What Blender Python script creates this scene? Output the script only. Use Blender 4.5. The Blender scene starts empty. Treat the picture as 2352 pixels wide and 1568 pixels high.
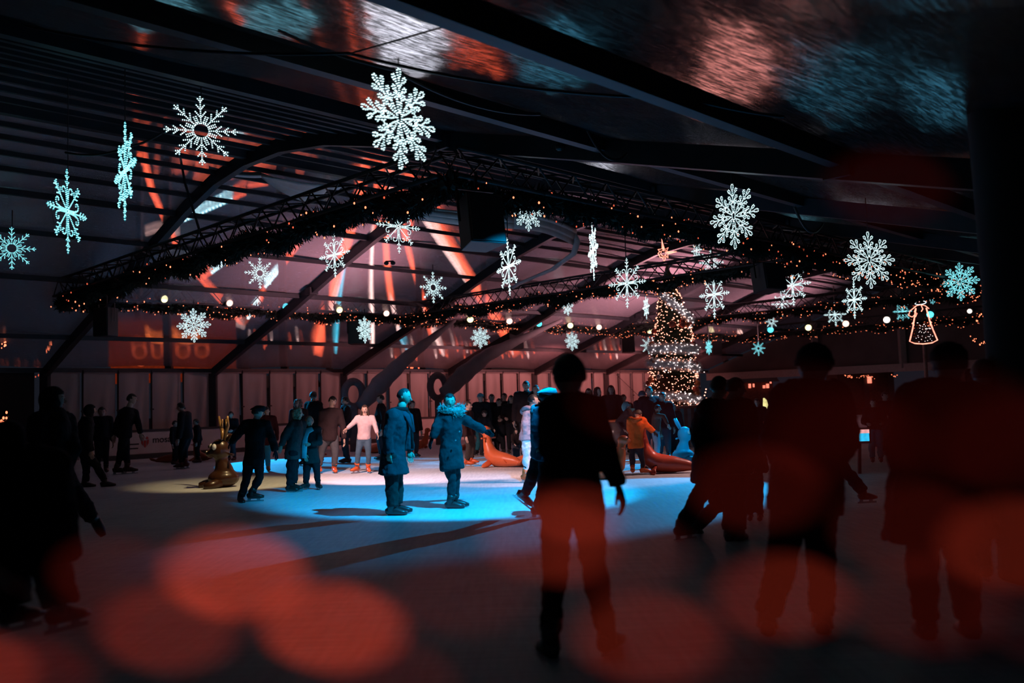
import bpy, bmesh, math, random
from mathutils import Vector, Matrix, Euler
random.seed(7)
S = bpy.context.scene
C = S.collection
S.view_settings.view_transform = 'Standard'
S.view_settings.look = 'None'
S.view_settings.gamma = 1.0
S.view_settings.use_curve_mapping = False
S.view_settings.exposure = 0.0
PI = math.pi
# ------------------------------------------------------------------ camera
F = 2030.0
HC = 1.5
PITCH = math.atan(137.0 / F)
RS, RC = math.sin(math.atan(.032)), math.cos(math.atan(.032))
r0 = Vector((1, 0, 0)); u0 = Vector((0, -math.sin(PITCH), math.cos(PITCH))); fw = Vector((0, math.cos(PITCH), math.sin(PITCH)))
cr = r0 * RC - u0 * RS
cu = r0 * RS + u0 * RC
cam_d = bpy.data.cameras.new('camera')
cam = bpy.data.objects.new('camera', cam_d)
C.objects.link(cam)
cam_d.sensor_width = 36.0
cam_d.lens = F / 2352 * 36
m = Matrix((cr, cu, -fw)).transposed().to_4x4()
m.translation = Vector((0, 0, HC))
cam.matrix_world = m
cam_d.clip_start = 0.02
cam_d.clip_end = 400
cam_d.dof.use_dof = True
cam_d.dof.focus_distance = 16.0
cam_d.dof.aperture_fstop = 1.5
cam_d.dof.aperture_ratio = .62
S.camera = cam
CAM = Vector((0, 0, HC))

def ray(x, y):
    return fw + cr * ((x - 1176) / F) - cu * ((y - 784) / F)
def px(x, y, D):
    d = ray(x, y)
    return CAM + d * (D / d.y)
def gr(x, y, z=0.0):
    d = ray(x, y)
    return CAM + d * ((z - HC) / d.z)
def proj(p):
    q = Vector(p) - CAM
    w = q.dot(fw)
    return 1176 + F * q.dot(cr) / w, 784 - F * q.dot(cu) / w
Q = math.sqrt(.5)
def W(u, v, z=0.0):
    return Vector(((u - v) * Q, (u + v) * Q, z))

# ------------------------------------------------------------------ materials
MATS = {}
def mat(name, col, rough=.6, metal=0.0, noise=.15, scale=8.0, bump=0.0, bscale=30.0, spec=.5, em=None, es=0.0, stretch=None, trans=0.0, sheen=0.0):
    if name in MATS: return MATS[name]
    mt = bpy.data.materials.new(name); mt.use_nodes = True
    nt = mt.node_tree; N = nt.nodes; L = nt.links
    b = N['Principled BSDF']
    tc = N.new('ShaderNodeTexCoord')
    mp = N.new('ShaderNodeMapping'); L.new(tc.outputs['Object'], mp.inputs[0])
    if stretch: mp.inputs['Scale'].default_value = stretch
    nz = N.new('ShaderNodeTexNoise'); nz.inputs['Scale'].default_value = scale; nz.inputs['Detail'].default_value = 4
    L.new(mp.outputs[0], nz.inputs['Vector'])
    rmp = N.new('ShaderNodeValToRGB')
    c = Vector(col[:3])
    rmp.color_ramp.elements[0].position = .3; rmp.color_ramp.elements[1].position = .7
    rmp.color_ramp.elements[0].color = (*(c * (1 - noise)), 1)
    rmp.color_ramp.elements[1].color = (*(c * (1 + noise)), 1)
    L.new(nz.outputs['Fac'], rmp.inputs[0]); L.new(rmp.outputs[0], b.inputs['Base Color'])
    b.inputs['Roughness'].default_value = rough; b.inputs['Metallic'].default_value = metal
    b.inputs['Specular IOR Level'].default_value = spec
    if sheen: b.inputs['Sheen Weight'].default_value = sheen
    if trans: b.inputs['Transmission Weight'].default_value = trans
    if em:
        b.inputs['Emission Color'].default_value = (*em, 1); b.inputs['Emission Strength'].default_value = es
        mt.cycles.emission_sampling = 'NONE'
    if bump:
        n2 = N.new('ShaderNodeTexNoise'); n2.inputs['Scale'].default_value = bscale; n2.inputs['Detail'].default_value = 3
        L.new(mp.outputs[0], n2.inputs['Vector'])
        bp = N.new('ShaderNodeBump'); bp.inputs['Strength'].default_value = bump; bp.inputs['Distance'].default_value = .02
        L.new(n2.outputs['Fac'], bp.inputs['Height']); L.new(bp.outputs[0], b.inputs['Normal'])
    MATS[name] = mt
    return mt
def glow(name, col, st, sample='NONE'):
    if name in MATS: return MATS[name]
    mt = bpy.data.materials.new(name); mt.use_nodes = True
    nt = mt.node_tree; N = nt.nodes; L = nt.links
    N.remove(N['Principled BSDF'])
    e = N.new('ShaderNodeEmission'); e.inputs[0].default_value = (*col, 1); e.inputs[1].default_value = st
    tc = N.new('ShaderNodeTexCoord'); nz = N.new('ShaderNodeTexNoise'); nz.inputs['Scale'].default_value = 6
    L.new(tc.outputs['Object'], nz.inputs['Vector'])
    mr = N.new('ShaderNodeMapRange'); mr.inputs['From Min'].default_value = .3; mr.inputs['From Max'].default_value = .7
    mr.inputs['To Min'].default_value = st * .75; mr.inputs['To Max'].default_value = st * 1.25
    L.new(nz.outputs['Fac'], mr.inputs[0]); L.new(mr.outputs[0], e.inputs[1])
    L.new(e.outputs[0], N['Material Output'].inputs[0])
    mt.cycles.emission_sampling = sample
    MATS[name] = mt
    return mt

# ------------------------------------------------------------------ mesh builder
class MB:
    def __init__(s): s.v = []; s.f = []; s.m = []; s.mi = 0
    def add(s, vs, fs):
        o = len(s.v); s.v += [Vector(p) for p in vs]
        s.f += [tuple(i + o for i in f) for f in fs]; s.m += [s.mi] * len(fs)
        return s
    def box(s, c, d, R=None):
        c = Vector(c); vs = []
        for z in (-.5, .5):
            for y in (-.5, .5):
                for x in (-.5, .5):
                    p = Vector((x * d[0], y * d[1], z * d[2]))
                    vs.append(c + (R @ p if R else p))
        return s.add(vs, [(0, 2, 3, 1), (4, 5, 7, 6), (0, 1, 5, 4), (2, 6, 7, 3), (0, 4, 6, 2), (1, 3, 7, 5)])
    def bar(s, a, b, w, h, up=(0, 0, 1)):
        a = Vector(a); b = Vector(b); d = (b - a); L_ = d.length
        if L_ < 1e-6: return s
        d.normalize(); up = Vector(up)
        sd = d.cross(up)
        if sd.length < 1e-4: sd = d.cross(Vector((1, 0, 0)))
        sd.normalize(); up2 = sd.cross(d)
        R = Matrix((d, sd, up2)).transposed()
        return s.box((a + b) / 2, (L_, w, h), R)
    def loft(s, pts, rad, n=8, ax=None, cap=True, closed=False):
        """pts: centres; rad: r or (rx, ry) each; ax: fixed x axis or None"""
        pts = [Vector(p) for p in pts]; rings = []
        k = len(pts); prev = None
        for i, p in enumerate(pts):
            if closed: t = pts[(i + 1) % k] - pts[i - 1]
            else: t = pts[min(i + 1, k - 1)] - pts[max(i - 1, 0)]
            if t.length < 1e-9: t = Vector((0, 0, 1))
            t.normalize()
            if ax is not None:
                a = Vector(ax); x = a - t * a.dot(t)
                if x.length < 1e-3: x = t.orthogonal()
            else:
                x = (prev - t * prev.dot(t)) if prev is not None else t.orthogonal()
                if x.length < 1e-5: x = t.orthogonal()
            x.normalize(); prev = x; y = t.cross(x)
            r = rad[i] if isinstance(rad, (list, tuple)) else rad
            if not isinstance(r, (list, tuple)): r = (r, r)
            rings.append([p + x * (math.cos(2 * PI * j / n) * r[0]) + y * (math.sin(2 * PI * j / n) * r[1]) for j in range(n)])
        vs = [q for rg in rings for q in rg]; fs = []
        for i in range(k if closed else k - 1):
            i2 = (i + 1) % k
            for j in range(n):
                j2 = (j + 1) % n
                fs.append((i * n + j, i * n + j2, i2 * n + j2, i2 * n + j))
        if cap and not closed:
            fs.append(tuple(range(n - 1, -1, -1))); fs.append(tuple((k - 1) * n + j for j in range(n)))
        return s.add(vs, fs)
    def ell(s, c, r, R=None, nu=12, nv=8, fn=None):
        c = Vector(c)
        if not isinstance(r, (list, tuple)): r = (r, r, r)
        vs = []; fs = []
        for i in range(nv + 1):
            th = PI * i / nv
            for j in range(nu):
                ph = 2 * PI * j / nu
                d = Vector((math.sin(th) * math.cos(ph), math.sin(th) * math.sin(ph), math.cos(th)))
                p = Vector((d.x * r[0], d.y * r[1], d.z * r[2]))
                if fn: p = fn(d, p)
                vs.append(c + (R @ p if R else p))
        for i in range(nv):
            for j in range(nu):
                j2 = (j + 1) % nu
                a, b_, c_, d_ = i * nu + j, (i + 1) * nu + j, (i + 1) * nu + j2, i * nu + j2
                if i == 0: fs.append((a, b_, c_))
                elif i == nv - 1: fs.append((a, b_, d_))
                else: fs.append((a, b_, c_, d_))
        return s.add(vs, fs)
    def oct(s, c, r):
        c = Vector(c)
        return s.add([c + Vector(d) * r for d in ((1, 0, 0), (0, 1, 0), (-1, 0, 0), (0, -1, 0), (0, 0, 1), (0, 0, -1))],
                     [(0, 1, 4), (1, 2, 4), (2, 3, 4), (3, 0, 4), (1, 0, 5), (2, 1, 5), (3, 2, 5), (0, 3, 5)])
    def mesh(s, name, mats):
        me = bpy.data.meshes.new(name)
        me.from_pydata([tuple(p) for p in s.v], [], s.f)
        if not isinstance(mats, (list, tuple)): mats = [mats]
        for mm in mats: me.materials.append(mm)
        if len(mats) > 1: me.polygons.foreach_set('material_index', s.m)
        return me
    def build(s, name, mats, parent=None, smooth=False, origin=None):
        o_ = Vector(origin) if origin is not None else None
        if o_ is None:
            if parent is not None: o_ = parent.matrix_world.translation.copy() if parent.parent is None else worldpos(parent)
            else:
                if not s.v: o_ = Vector()
                else:
                    lo = Vector((min(p.x for p in s.v), min(p.y for p in s.v), min(p.z for p in s.v)))
                    hi = Vector((max(p.x for p in s.v), max(p.y for p in s.v), max(p.z for p in s.v)))
                    o_ = Vector(((lo.x + hi.x) / 2, (lo.y + hi.y) / 2, lo.z))
        s.v = [p - o_ for p in s.v]
        me = s.mesh(name, mats)
        if smooth: me.polygons.foreach_set('use_smooth', [True] * len(me.polygons))
        ob = bpy.data.objects.new(name, me); C.objects.link(ob)
        if parent is not None:
            ob.parent = parent; ob.location = o_ - worldpos(parent)
        else: ob.location = o_
        return ob
def worldpos(o):
    p = Vector(o.location)
    while o.parent is not None:
        o = o.parent; p = p + Vector(o.location)
    return p
def bezier(ob, w=.01, seg=2):
    md = ob.modifiers.new('bevel', 'BEVEL'); md.width = w; md.segments = seg; md.limit_method = 'ANGLE'
    return ob
def tag(o, label=None, cat=None, group=None, kind=None):
    if label: o['label'] = label
    if cat: o['category'] = cat
    if group: o['group'] = group
    if kind: o['kind'] = kind
    return o
def thing(name, label, cat, loc, group=None):
    o = bpy.data.objects.new(name, None); C.objects.link(o); o.location = Vector(loc)
    o.empty_display_size = .1
    o.matrix_world = Matrix.Translation(Vector(loc))
    return tag(o, label, cat, group)
def link_copy(src_me, name, parent, loc, rot=None, sc=None):
    ob = bpy.data.objects.new(name, src_me); C.objects.link(ob)
    if parent is not None:
        ob.parent = parent; ob.location = Vector(loc) - worldpos(parent)
    else: ob.location = Vector(loc)
    if rot is not None: ob.rotation_euler = rot
    if sc is not None: ob.scale = (sc, sc, sc)
    return ob
# ------------------------------------------------------------------ tent
V0, V1 = -1.2, 30.7          # near and far eave
U0, U1 = -3.0, 48.0
BAY = 5.7; UF = 9.44
PROF = [(30.7, 2.97), (28.2, 3.84), (25.3, 4.80), (22.4, 5.86), (20.4, 6.52), (18.9, 6.90), (17.5, 7.05), (16, 7.02), (14.3, 6.78), (12.6, 6.36), (10.8, 5.88), (7.5, 4.98), (4.2, 4.06), (1.5, 3.32), (V0, 2.6)]
def roofz(v):
    for (a, za), (b, zb) in zip(PROF, PROF[1:]):
        if b <= v <= a: return za + (zb - za) * (a - v) / (a - b)
    return 2.6
metal_dark = mat('tent_aluminium', (.026, .028, .034), .45, .3, .2, 4, .1, 12)
metal_pur = mat('purlin_aluminium', (.03, .033, .04), .5, .3, .2, 4)
# ice
def ice_mat():
    mt = bpy.data.materials.new('rink_ice'); mt.use_nodes = True; nt = mt.node_tree; N = nt.nodes; L = nt.links
    b = N['Principled BSDF']; tc = N.new('ShaderNodeTexCoord')
    def nz(sc, det, st, rot=0):
        mp = N.new('ShaderNodeMapping'); mp.inputs['Scale'].default_value = st; mp.inputs['Rotation'].default_value = (0, 0, rot)
        L.new(tc.outputs['Object'], mp.inputs[0]); n = N.new('ShaderNodeTexNoise'); n.inputs['Scale'].default_value = sc; n.inputs['Detail'].default_value = det
        L.new(mp.outputs[0], n.inputs['Vector']); return n
    a = nz(.6, 6, (1, 1, 1)); s1 = nz(6, 5, (.25, 3, 1), .3); s2 = nz(7, 5, (3, .3, 1), -.5)
    mx = N.new('ShaderNodeMath'); mx.operation = 'ADD'; L.new(s1.outputs['Fac'], mx.inputs[0]); L.new(s2.outputs['Fac'], mx.inputs[1])
    mx2 = N.new('ShaderNodeMath'); mx2.operation = 'ADD'; L.new(mx.outputs[0], mx2.inputs[0]); L.new(a.outputs['Fac'], mx2.inputs[1])
    r = N.new('ShaderNodeMapRange'); r.inputs['From Min'].default_value = 1.1; r.inputs['From Max'].default_value = 1.9
    L.new(mx2.outputs[0], r.inputs[0])
    cr_ = N.new('ShaderNodeValToRGB'); cr_.color_ramp.elements[0].color = (.50, .53, .56, 1); cr_.color_ramp.elements[1].color = (.78, .80, .82, 1)
    L.new(r.outputs[0], cr_.inputs[0]); L.new(cr_.outputs[0], b.inputs['Base Color'])
    b.inputs['Roughness'].default_value = .55; b.inputs['Specular IOR Level'].default_value = .25
    bp = N.new('ShaderNodeBump'); bp.inputs['Strength'].default_value = .25; bp.inputs['Distance'].default_value = .01
    L.new(mx.outputs[0], bp.inputs['Height']); L.new(bp.outputs[0], b.inputs['Normal'])
    return mt
fl = MB(); fl.add([W(-6, -6), W(60, -6), W(60, 34), W(-6, 34)], [(0, 1, 2, 3)])
tag(fl.build('floor', ice_mat(), origin=(0, 0, 0)), 'scuffed white ice of the rink under blue and pink light', kind='structure')
gnd = MB(); gnd.add([W(-200, -100, -.06), W(250, -100, -.06), W(250, 250, -.06), W(-200, 250, -.06)], [(0, 1, 2, 3)])
tag(gnd.build('ground', mat('night_asphalt', (.03, .03, .03), .9)), kind='structure')

# roof film: clear wrinkled plastic
def film_mat():
    mt = bpy.data.materials.new('roof_film'); mt.use_nodes = True; nt = mt.node_tree; N = nt.nodes; L = nt.links
    b = N['Principled BSDF']; out = N['Material Output']; tc = N.new('ShaderNodeTexCoord')
    mp = N.new('ShaderNodeMapping'); mp.inputs['Rotation'].default_value = (0, 0, -PI / 4); L.new(tc.outputs['Object'], mp.inputs[0])
    mp2 = N.new('ShaderNodeMapping'); mp2.inputs['Scale'].default_value = (1.1, 15, 1); mp2.inputs['Rotation'].default_value = (0, 0, .62); L.new(mp.outputs[0], mp2.inputs[0])
    n1 = N.new('ShaderNodeTexNoise'); n1.inputs['Scale'].default_value = 4.2; n1.inputs['Detail'].default_value = 6; n1.inputs['Roughness'].default_value = .65
    L.new(mp2.outputs[0], n1.inputs['Vector'])
    n2 = N.new('ShaderNodeTexNoise'); n2.inputs['Scale'].default_value = .22; n2.inputs['Detail'].default_value = 2
    L.new(mp.outputs[0], n2.inputs['Vector'])
    # position across the tent: near slope is much more wrinkled
    sx = N.new('ShaderNodeSeparateXYZ'); L.new(mp.outputs[0], sx.inputs[0])
    ns = N.new('ShaderNodeMapRange'); ns.inputs['From Min'].default_value = 11; ns.inputs['From Max'].default_value = 16
    ns.inputs['To Min'].default_value = .52; ns.inputs['To Max'].default_value = .34; L.new(sx.outputs['Y'], ns.inputs[0])
    st = N.new('ShaderNodeMath'); st.operation = 'SUBTRACT'; L.new(n1.outputs['Fac'], st.inputs[0]); L.new(ns.outputs[0], st.inputs[1])
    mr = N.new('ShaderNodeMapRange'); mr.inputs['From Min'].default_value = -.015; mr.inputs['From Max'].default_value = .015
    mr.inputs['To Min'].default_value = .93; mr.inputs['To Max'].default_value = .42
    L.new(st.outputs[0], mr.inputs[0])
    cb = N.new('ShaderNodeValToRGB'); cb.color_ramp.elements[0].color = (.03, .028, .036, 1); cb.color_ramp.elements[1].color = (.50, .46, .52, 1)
    cbr = N.new('ShaderNodeMapRange'); cbr.inputs['From Min'].default_value = 10; cbr.inputs['From Max'].default_value = 19; L.new(sx.outputs['Y'], cbr.inputs[0]); L.new(cbr.outputs[0], cb.inputs[0]); L.new(cb.outputs[0], b.inputs['Base Color'])  # base tone painted: dim on the near slope, paler as if lit beyond
    tr = N.new('ShaderNodeBsdfRefraction'); tr.inputs['Color'].default_value = (.8, .76, .8, 1); tr.inputs['IOR'].default_value = 1.012
    rg = N.new('ShaderNodeMapRange'); rg.inputs['From Min'].default_value = 11; rg.inputs['From Max'].default_value = 17; rg.inputs['To Min'].default_value = .05; rg.inputs['To Max'].default_value = .028; L.new(sx.outputs['Y'], rg.inputs[0]); L.new(rg.outputs[0], tr.inputs['Roughness'])
    b.inputs['Roughness'].default_value = .14; b.inputs['Specular IOR Level'].default_value = 1.0; b.inputs['IOR'].default_value = 1.7
    bp = N.new('ShaderNodeBump'); bp.inputs['Distance'].default_value = .06
    bs = N.new('ShaderNodeMapRange'); bs.inputs['From Min'].default_value = 11; bs.inputs['From Max'].default_value = 17; bs.inputs['To Min'].default_value = 1.8; bs.inputs['To Max'].default_value = .13
    L.new(sx.outputs['Y'], bs.inputs[0]); L.new(bs.outputs[0], bp.inputs['Strength'])
    L.new(n1.outputs['Fac'], bp.inputs['Height']); L.new(bp.outputs[0], b.inputs['Normal']); L.new(bp.outputs[0], tr.inputs['Normal'])
    mx = N.new('ShaderNodeMixShader'); L.new(mr.outputs[0], mx.inputs[0]); L.new(tr.outputs[0], mx.inputs[1]); L.new(b.outputs[0], mx.inputs[2])
    L.new(mx.outputs[0], out.inputs[0])
    return mt
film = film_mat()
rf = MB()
nu_ = 60; vs = []; fs = []
for i in range(nu_ + 1):
    u = U0 + (U1 - U0) * i / nu_
    for (v, z) in PROF:
        vs.append(W(u, v, z + .12 + .05 * math.sin(u * 2 * PI / BAY)))
k = len(PROF)
for i in range(nu_):
    for j in range(k - 1):
        fs.append((i * k + j, i * k + j + 1, (i + 1) * k + j + 1, (i + 1) * k + j))
rf.add(vs, fs)
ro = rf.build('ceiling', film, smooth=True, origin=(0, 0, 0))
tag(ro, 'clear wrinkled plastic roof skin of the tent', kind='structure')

# arch frames
fi = 0
for t in range(0, 8):
    u = UF + BAY * t
    if u > U1: break
    b = MB()
    pts = [W(u, v, z - .09) for v, z in PROF]
    for a, c in zip(pts, pts[1:]):
        b.bar(a, c, .16, .30)
    b.bar(W(u, V1, 0), W(u, V1, 2.97), .2, .26, up=(1, 0, 0))
    b.bar(W(u, V0, 0), W(u, V0, 2.6), .2, .26, up=(1, 0, 0))
    for v_ in (4.2, 10.8, 24.0): b.box(W(u, v_, roofz(v_) - .12), (.3, .3, .22), Matrix.Rotation(PI / 4, 3, 'Z'))
    o = b.build('tent_frame', metal_dark)
    tag(o, kind='structure')
# purlins
def purl(v, ua, ub, w=.09, h=.12, dz=.0, m_=None):
    b = MB(); b.bar(W(ua, v, roofz(v) + dz), W(ub, v, roofz(v) + dz), w, h)
    o = b.build('purlin', m_ or metal_pur); tag(o, kind='structure')
for v in (4.2, 7.5, 10.8): purl(v, U0, U1, .13, .22)
purl(17.4, U0, U1, .16, .2)
for v in (20.9, 24.6, 28.2): purl(v, U0, U1, .10, .13)
purl(V1, U0, U1, .12, .14); purl(V0, U0, U1, .12, .14)
v = 12.0
while v < 20.6:
    purl(v, U0, U1, .07, .10, .03); v += .62
purl(22.5, U0, U1, .08, .11)
# back wall panels: white tarpaulin with folds
def tarp_mat(name, col):
    mt = mat(name, col, .75, 0, .12, 1.5, .35, 2.2, stretch=(1, 1, .25))
    return mt
tw = tarp_mat('wall_tarpaulin', (.42, .40, .40))
wp = MB(); np_ = 5
n = int((U1 - UF) / (BAY / 5))
for i in range(n):
    ua = UF + i * BAY / 5 + .05; ub = ua + BAY / 5 - .10
    # folded tarp sheet: grid with a diagonal crease
    NX, NZ = 12, 12; vs = []; fs = []
    for a in range(NX + 1):
        for c in range(NZ + 1):
            s_ = a / NX; q_ = c / NZ
            cx = .80 - .42 * (1 - q_) * .8
            d = (s_ - cx) / .10
            off = -.17 * math.exp(-d * d) * (1 - q_) ** .5 + .02 * math.sin(s_ * 9 + i)
            off -= .03 * math.exp(-((s_ - .18 - .2 * (1 - q_)) / .14) ** 2)
            vs.append(W(ua + (ub - ua) * s_, V1 + .10 + off, .02 + 2.87 * q_))
    for a in range(NX):
        for c in range(NZ):
            fs.append((a * (NZ + 1) + c, (a + 1) * (NZ + 1) + c, (a + 1) * (NZ + 1) + c + 1, a * (NZ + 1) + c + 1))
    wp.add(vs, fs)
o = wp.build('wall_back', tw, smooth=True); tag(o, 'greyish white tarpaulin panels along the far side of the tent', kind='structure')
for i in range(n + 1):
    if i % 5 == 0: continue
    u = UF + i * BAY / 5
    b = MB(); b.bar(W(u, V1 - .02, 0), W(u, V1 - .02, 2.95), .04, .05, up=(1, 0, 0)); b.box(W(u, V1 - .06, 1.62), (.12, .06, .05), Matrix.Rotation(PI / 4, 3, 'Z'))
    b.bar(W(u, V1 - .02, 2.86), W(u, V1 - .02, 2.97), .1, .1, up=(1, 0, 0))
    tag(b.build('trim_%d' % i, metal_pur), kind='structure')
b = MB(); b.bar(W(UF, V1 - .03, 2.88), W(U1, V1 - .03, 2.88), .04, .03)
tag(b.build('trim_90', mat('eave_rope', (.35, .3, .3), .6)), kind='structure')
# left dark part of the far side
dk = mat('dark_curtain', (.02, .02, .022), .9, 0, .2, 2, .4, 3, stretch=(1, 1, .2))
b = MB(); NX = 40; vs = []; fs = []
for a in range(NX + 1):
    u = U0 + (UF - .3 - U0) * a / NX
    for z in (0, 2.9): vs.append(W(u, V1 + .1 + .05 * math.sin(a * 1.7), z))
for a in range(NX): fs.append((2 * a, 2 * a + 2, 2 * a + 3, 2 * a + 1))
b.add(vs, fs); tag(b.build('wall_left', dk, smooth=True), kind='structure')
# near side dark pillar wrapped in cloth at the right edge
b = MB()
pa = px(2292, 900, 6.4); 
ring = []
for k_ in range(0, 7): ring.append(k_)
cxp = px(2420, 900, 6.9)
pts = [Vector((cxp.x, cxp.y, z)) for z in (0, .8, 1.6, 2.4, 3.2, 4.3)]
b.loft(pts, [.47, .45, .45, .45, .46, .48], n=28)
tag(b.build('wall_right', dk, smooth=True), 'black cloth wrapped pillar at the right edge', kind='structure')

# far end of the tent: beam, posts and dark beyond
eb = mat('end_beam_white', (.30, .29, .29), .6, 0, .1)
b = MB(); b.bar(W(U1, 2, 2.62), W(U1, V1, 2.62), .3, .42); tag(b.build('trim_91', eb), kind='structure')
for i, v in enumerate((23.5, 18.6, 13.6, 11.4, 8.2, 4.0)):
    b = MB(); b.bar(W(U1, v, 2.6), W(U1, v, roofz(v)), .3, .3, up=(1, 0, 0)); tag(b.build('trim_%d' % (92 + i), eb), kind='structure')
b = MB(); vs = []; fs = []
for (v, z) in PROF: vs += [W(U1 + .2, v, 2.7 if z > 2.7 else z - .01), W(U1 + .2, v, z + .1)]
for i in range(len(PROF) - 1): fs.append((2 * i, 2 * i + 2, 2 * i + 3, 2 * i + 1))
b.add(vs, fs)
gm = mat('gable_tarpaulin', (.10, .095, .10), .8, 0, .2, .8, .4, 1.5)
tag(b.build('wall_end', gm), 'dark gable sheet above the open end of the tent', kind='structure')
# thin diagonal wind braces on the back wall
b = MB(); b.loft([W(38.6, V1 - .15, 2.8), W(42.6, V1 - .15, .3)], .015, 6); tag(b.build('trim_99', metal_pur), kind='structure')

# rink boards
bw = mat('rink_board_white', (.62, .60, .60), .45, 0, .08, 2)
bd = mat('rink_board_kick', (.04, .04, .045), .6)
VB = 29.3
i = 0; u = 10.2
while u < 42:
    L_ = 2.85
    mid = W(u + L_ / 2, VB, 0)
    px_, _ = proj(W(u + L_ / 2, VB, .6))
    t = thing('rink_board', 'x', 'rink board', mid, 'white boards around the far side of the rink')
    b = MB(); b.bar(W(u + .03, VB, .52), W(u + L_ - .03, VB, .52), .05, .72); bezier(b.build('board_panel', bw, t), .01)
    b = MB(); b.bar(W(u, VB - .01, .92), W(u + L_, VB - .01, .92), .09, .07); b.build('hand_rail', bd, t)
    b = MB(); b.bar(W(u, VB - .02, .08), W(u + L_, VB - .02, .08), .08, .15); b.build('kick_plate', bd, t)
    b = MB(); b.bar(W(u, VB + .02, 0), W(u, VB + .02, .92), .05, .06, up=(1, 0, 0)); b.build('post', bd, t)
    t['_u'] = u
    i += 1; u += L_
boards = [o for o in C.objects if o.name.startswith('rink_board') and o.type == 'EMPTY']
BL = ['white rink board at the far left beside the hooded child', 'white rink board with a red shield logo and dark lettering', 'white rink board behind the leaning man at the left, half in shadow',
      'white rink board behind the gold reindeer figure', 'white rink board behind the curly haired woman', 'white rink board behind the girl in the pale jacket',
      'white rink board between the man in the long coat and the parka woman', 'white rink board behind the bending crowd right of the parka woman', 'white rink board behind the child in the pink coat',
      'white rink board behind the large standing silhouette', 'white rink board behind the orange puffer jacket child', 'rink board furthest along, by the tree']
for o, l in zip(boards, BL): o['label'] = l; del o['_u']
# ------------------------------------------------------------------ trusses, garlands, lamps
truss_m = mat('truss_black', (.018, .019, .022), .5, .4, .2)
fir = mat('fir_green', (.009, .016, .010), .9, 0, .4, 20)
warm = glow('fairy_warm', (1, .22, .10), 2.6)
warm2 = glow('fairy_warm_dim', (1, .15, .07), .8)
ZT = 5.2; HT = .42
def truss(p, q, label):
    """box truss between (u,v) points, top chord centre height ZT"""
    a = W(*p, ZT); b = W(*q, ZT); d = (b - a).normalized(); sd = d.cross(Vector((0, 0, 1)))
    t = thing('lighting_truss', label, 'truss', (a + b) / 2 - Vector((0, 0, HT)), 'black box trusses hung under the tent roof')
    cs = []
    for s_ in (-1, 1):
        for dz in (0, -HT):
            o = sd * (.2 * s_) + Vector((0, 0, dz)); mb = MB(); mb.loft([a + o, b + o], .034, 8); mb.build('chord', truss_m, t)
    L_ = (b - a).length; n = int(L_ / .42)
    faces = [((sd * -.2, -HT), (sd * -.2, 0)), ((sd * .2, -HT), (sd * .2, 0)), ((sd * -.2, 0), (sd * .2, 0)), ((sd * -.2, -HT), (sd * .2, -HT))]
    for (o1, z1), (o2, z2) in faces:
        mb = MB()
        for i in range(n):
            p1 = a + d * (L_ * i / n) + (o1 + Vector((0, 0, z1)) if i % 2 else o2 + Vector((0, 0, z2)))
            p2 = a + d * (L_ * (i + 1) / n) + (o2 + Vector((0, 0, z2)) if i % 2 else o1 + Vector((0, 0, z1)))
            mb.loft([p1, p2], .016, 5)
        mb.build('lattice', truss_m, t)
    return t
bulb_mb = MB().ell((0, 0, 0), (.011, .011, .015), nu=6, nv=4)
bulb_me = {0: bulb_mb.mesh('fairy_bulb_mesh', warm), 1: bulb_mb.mesh('fairy_bulb_dim_mesh', warm2)}
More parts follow.
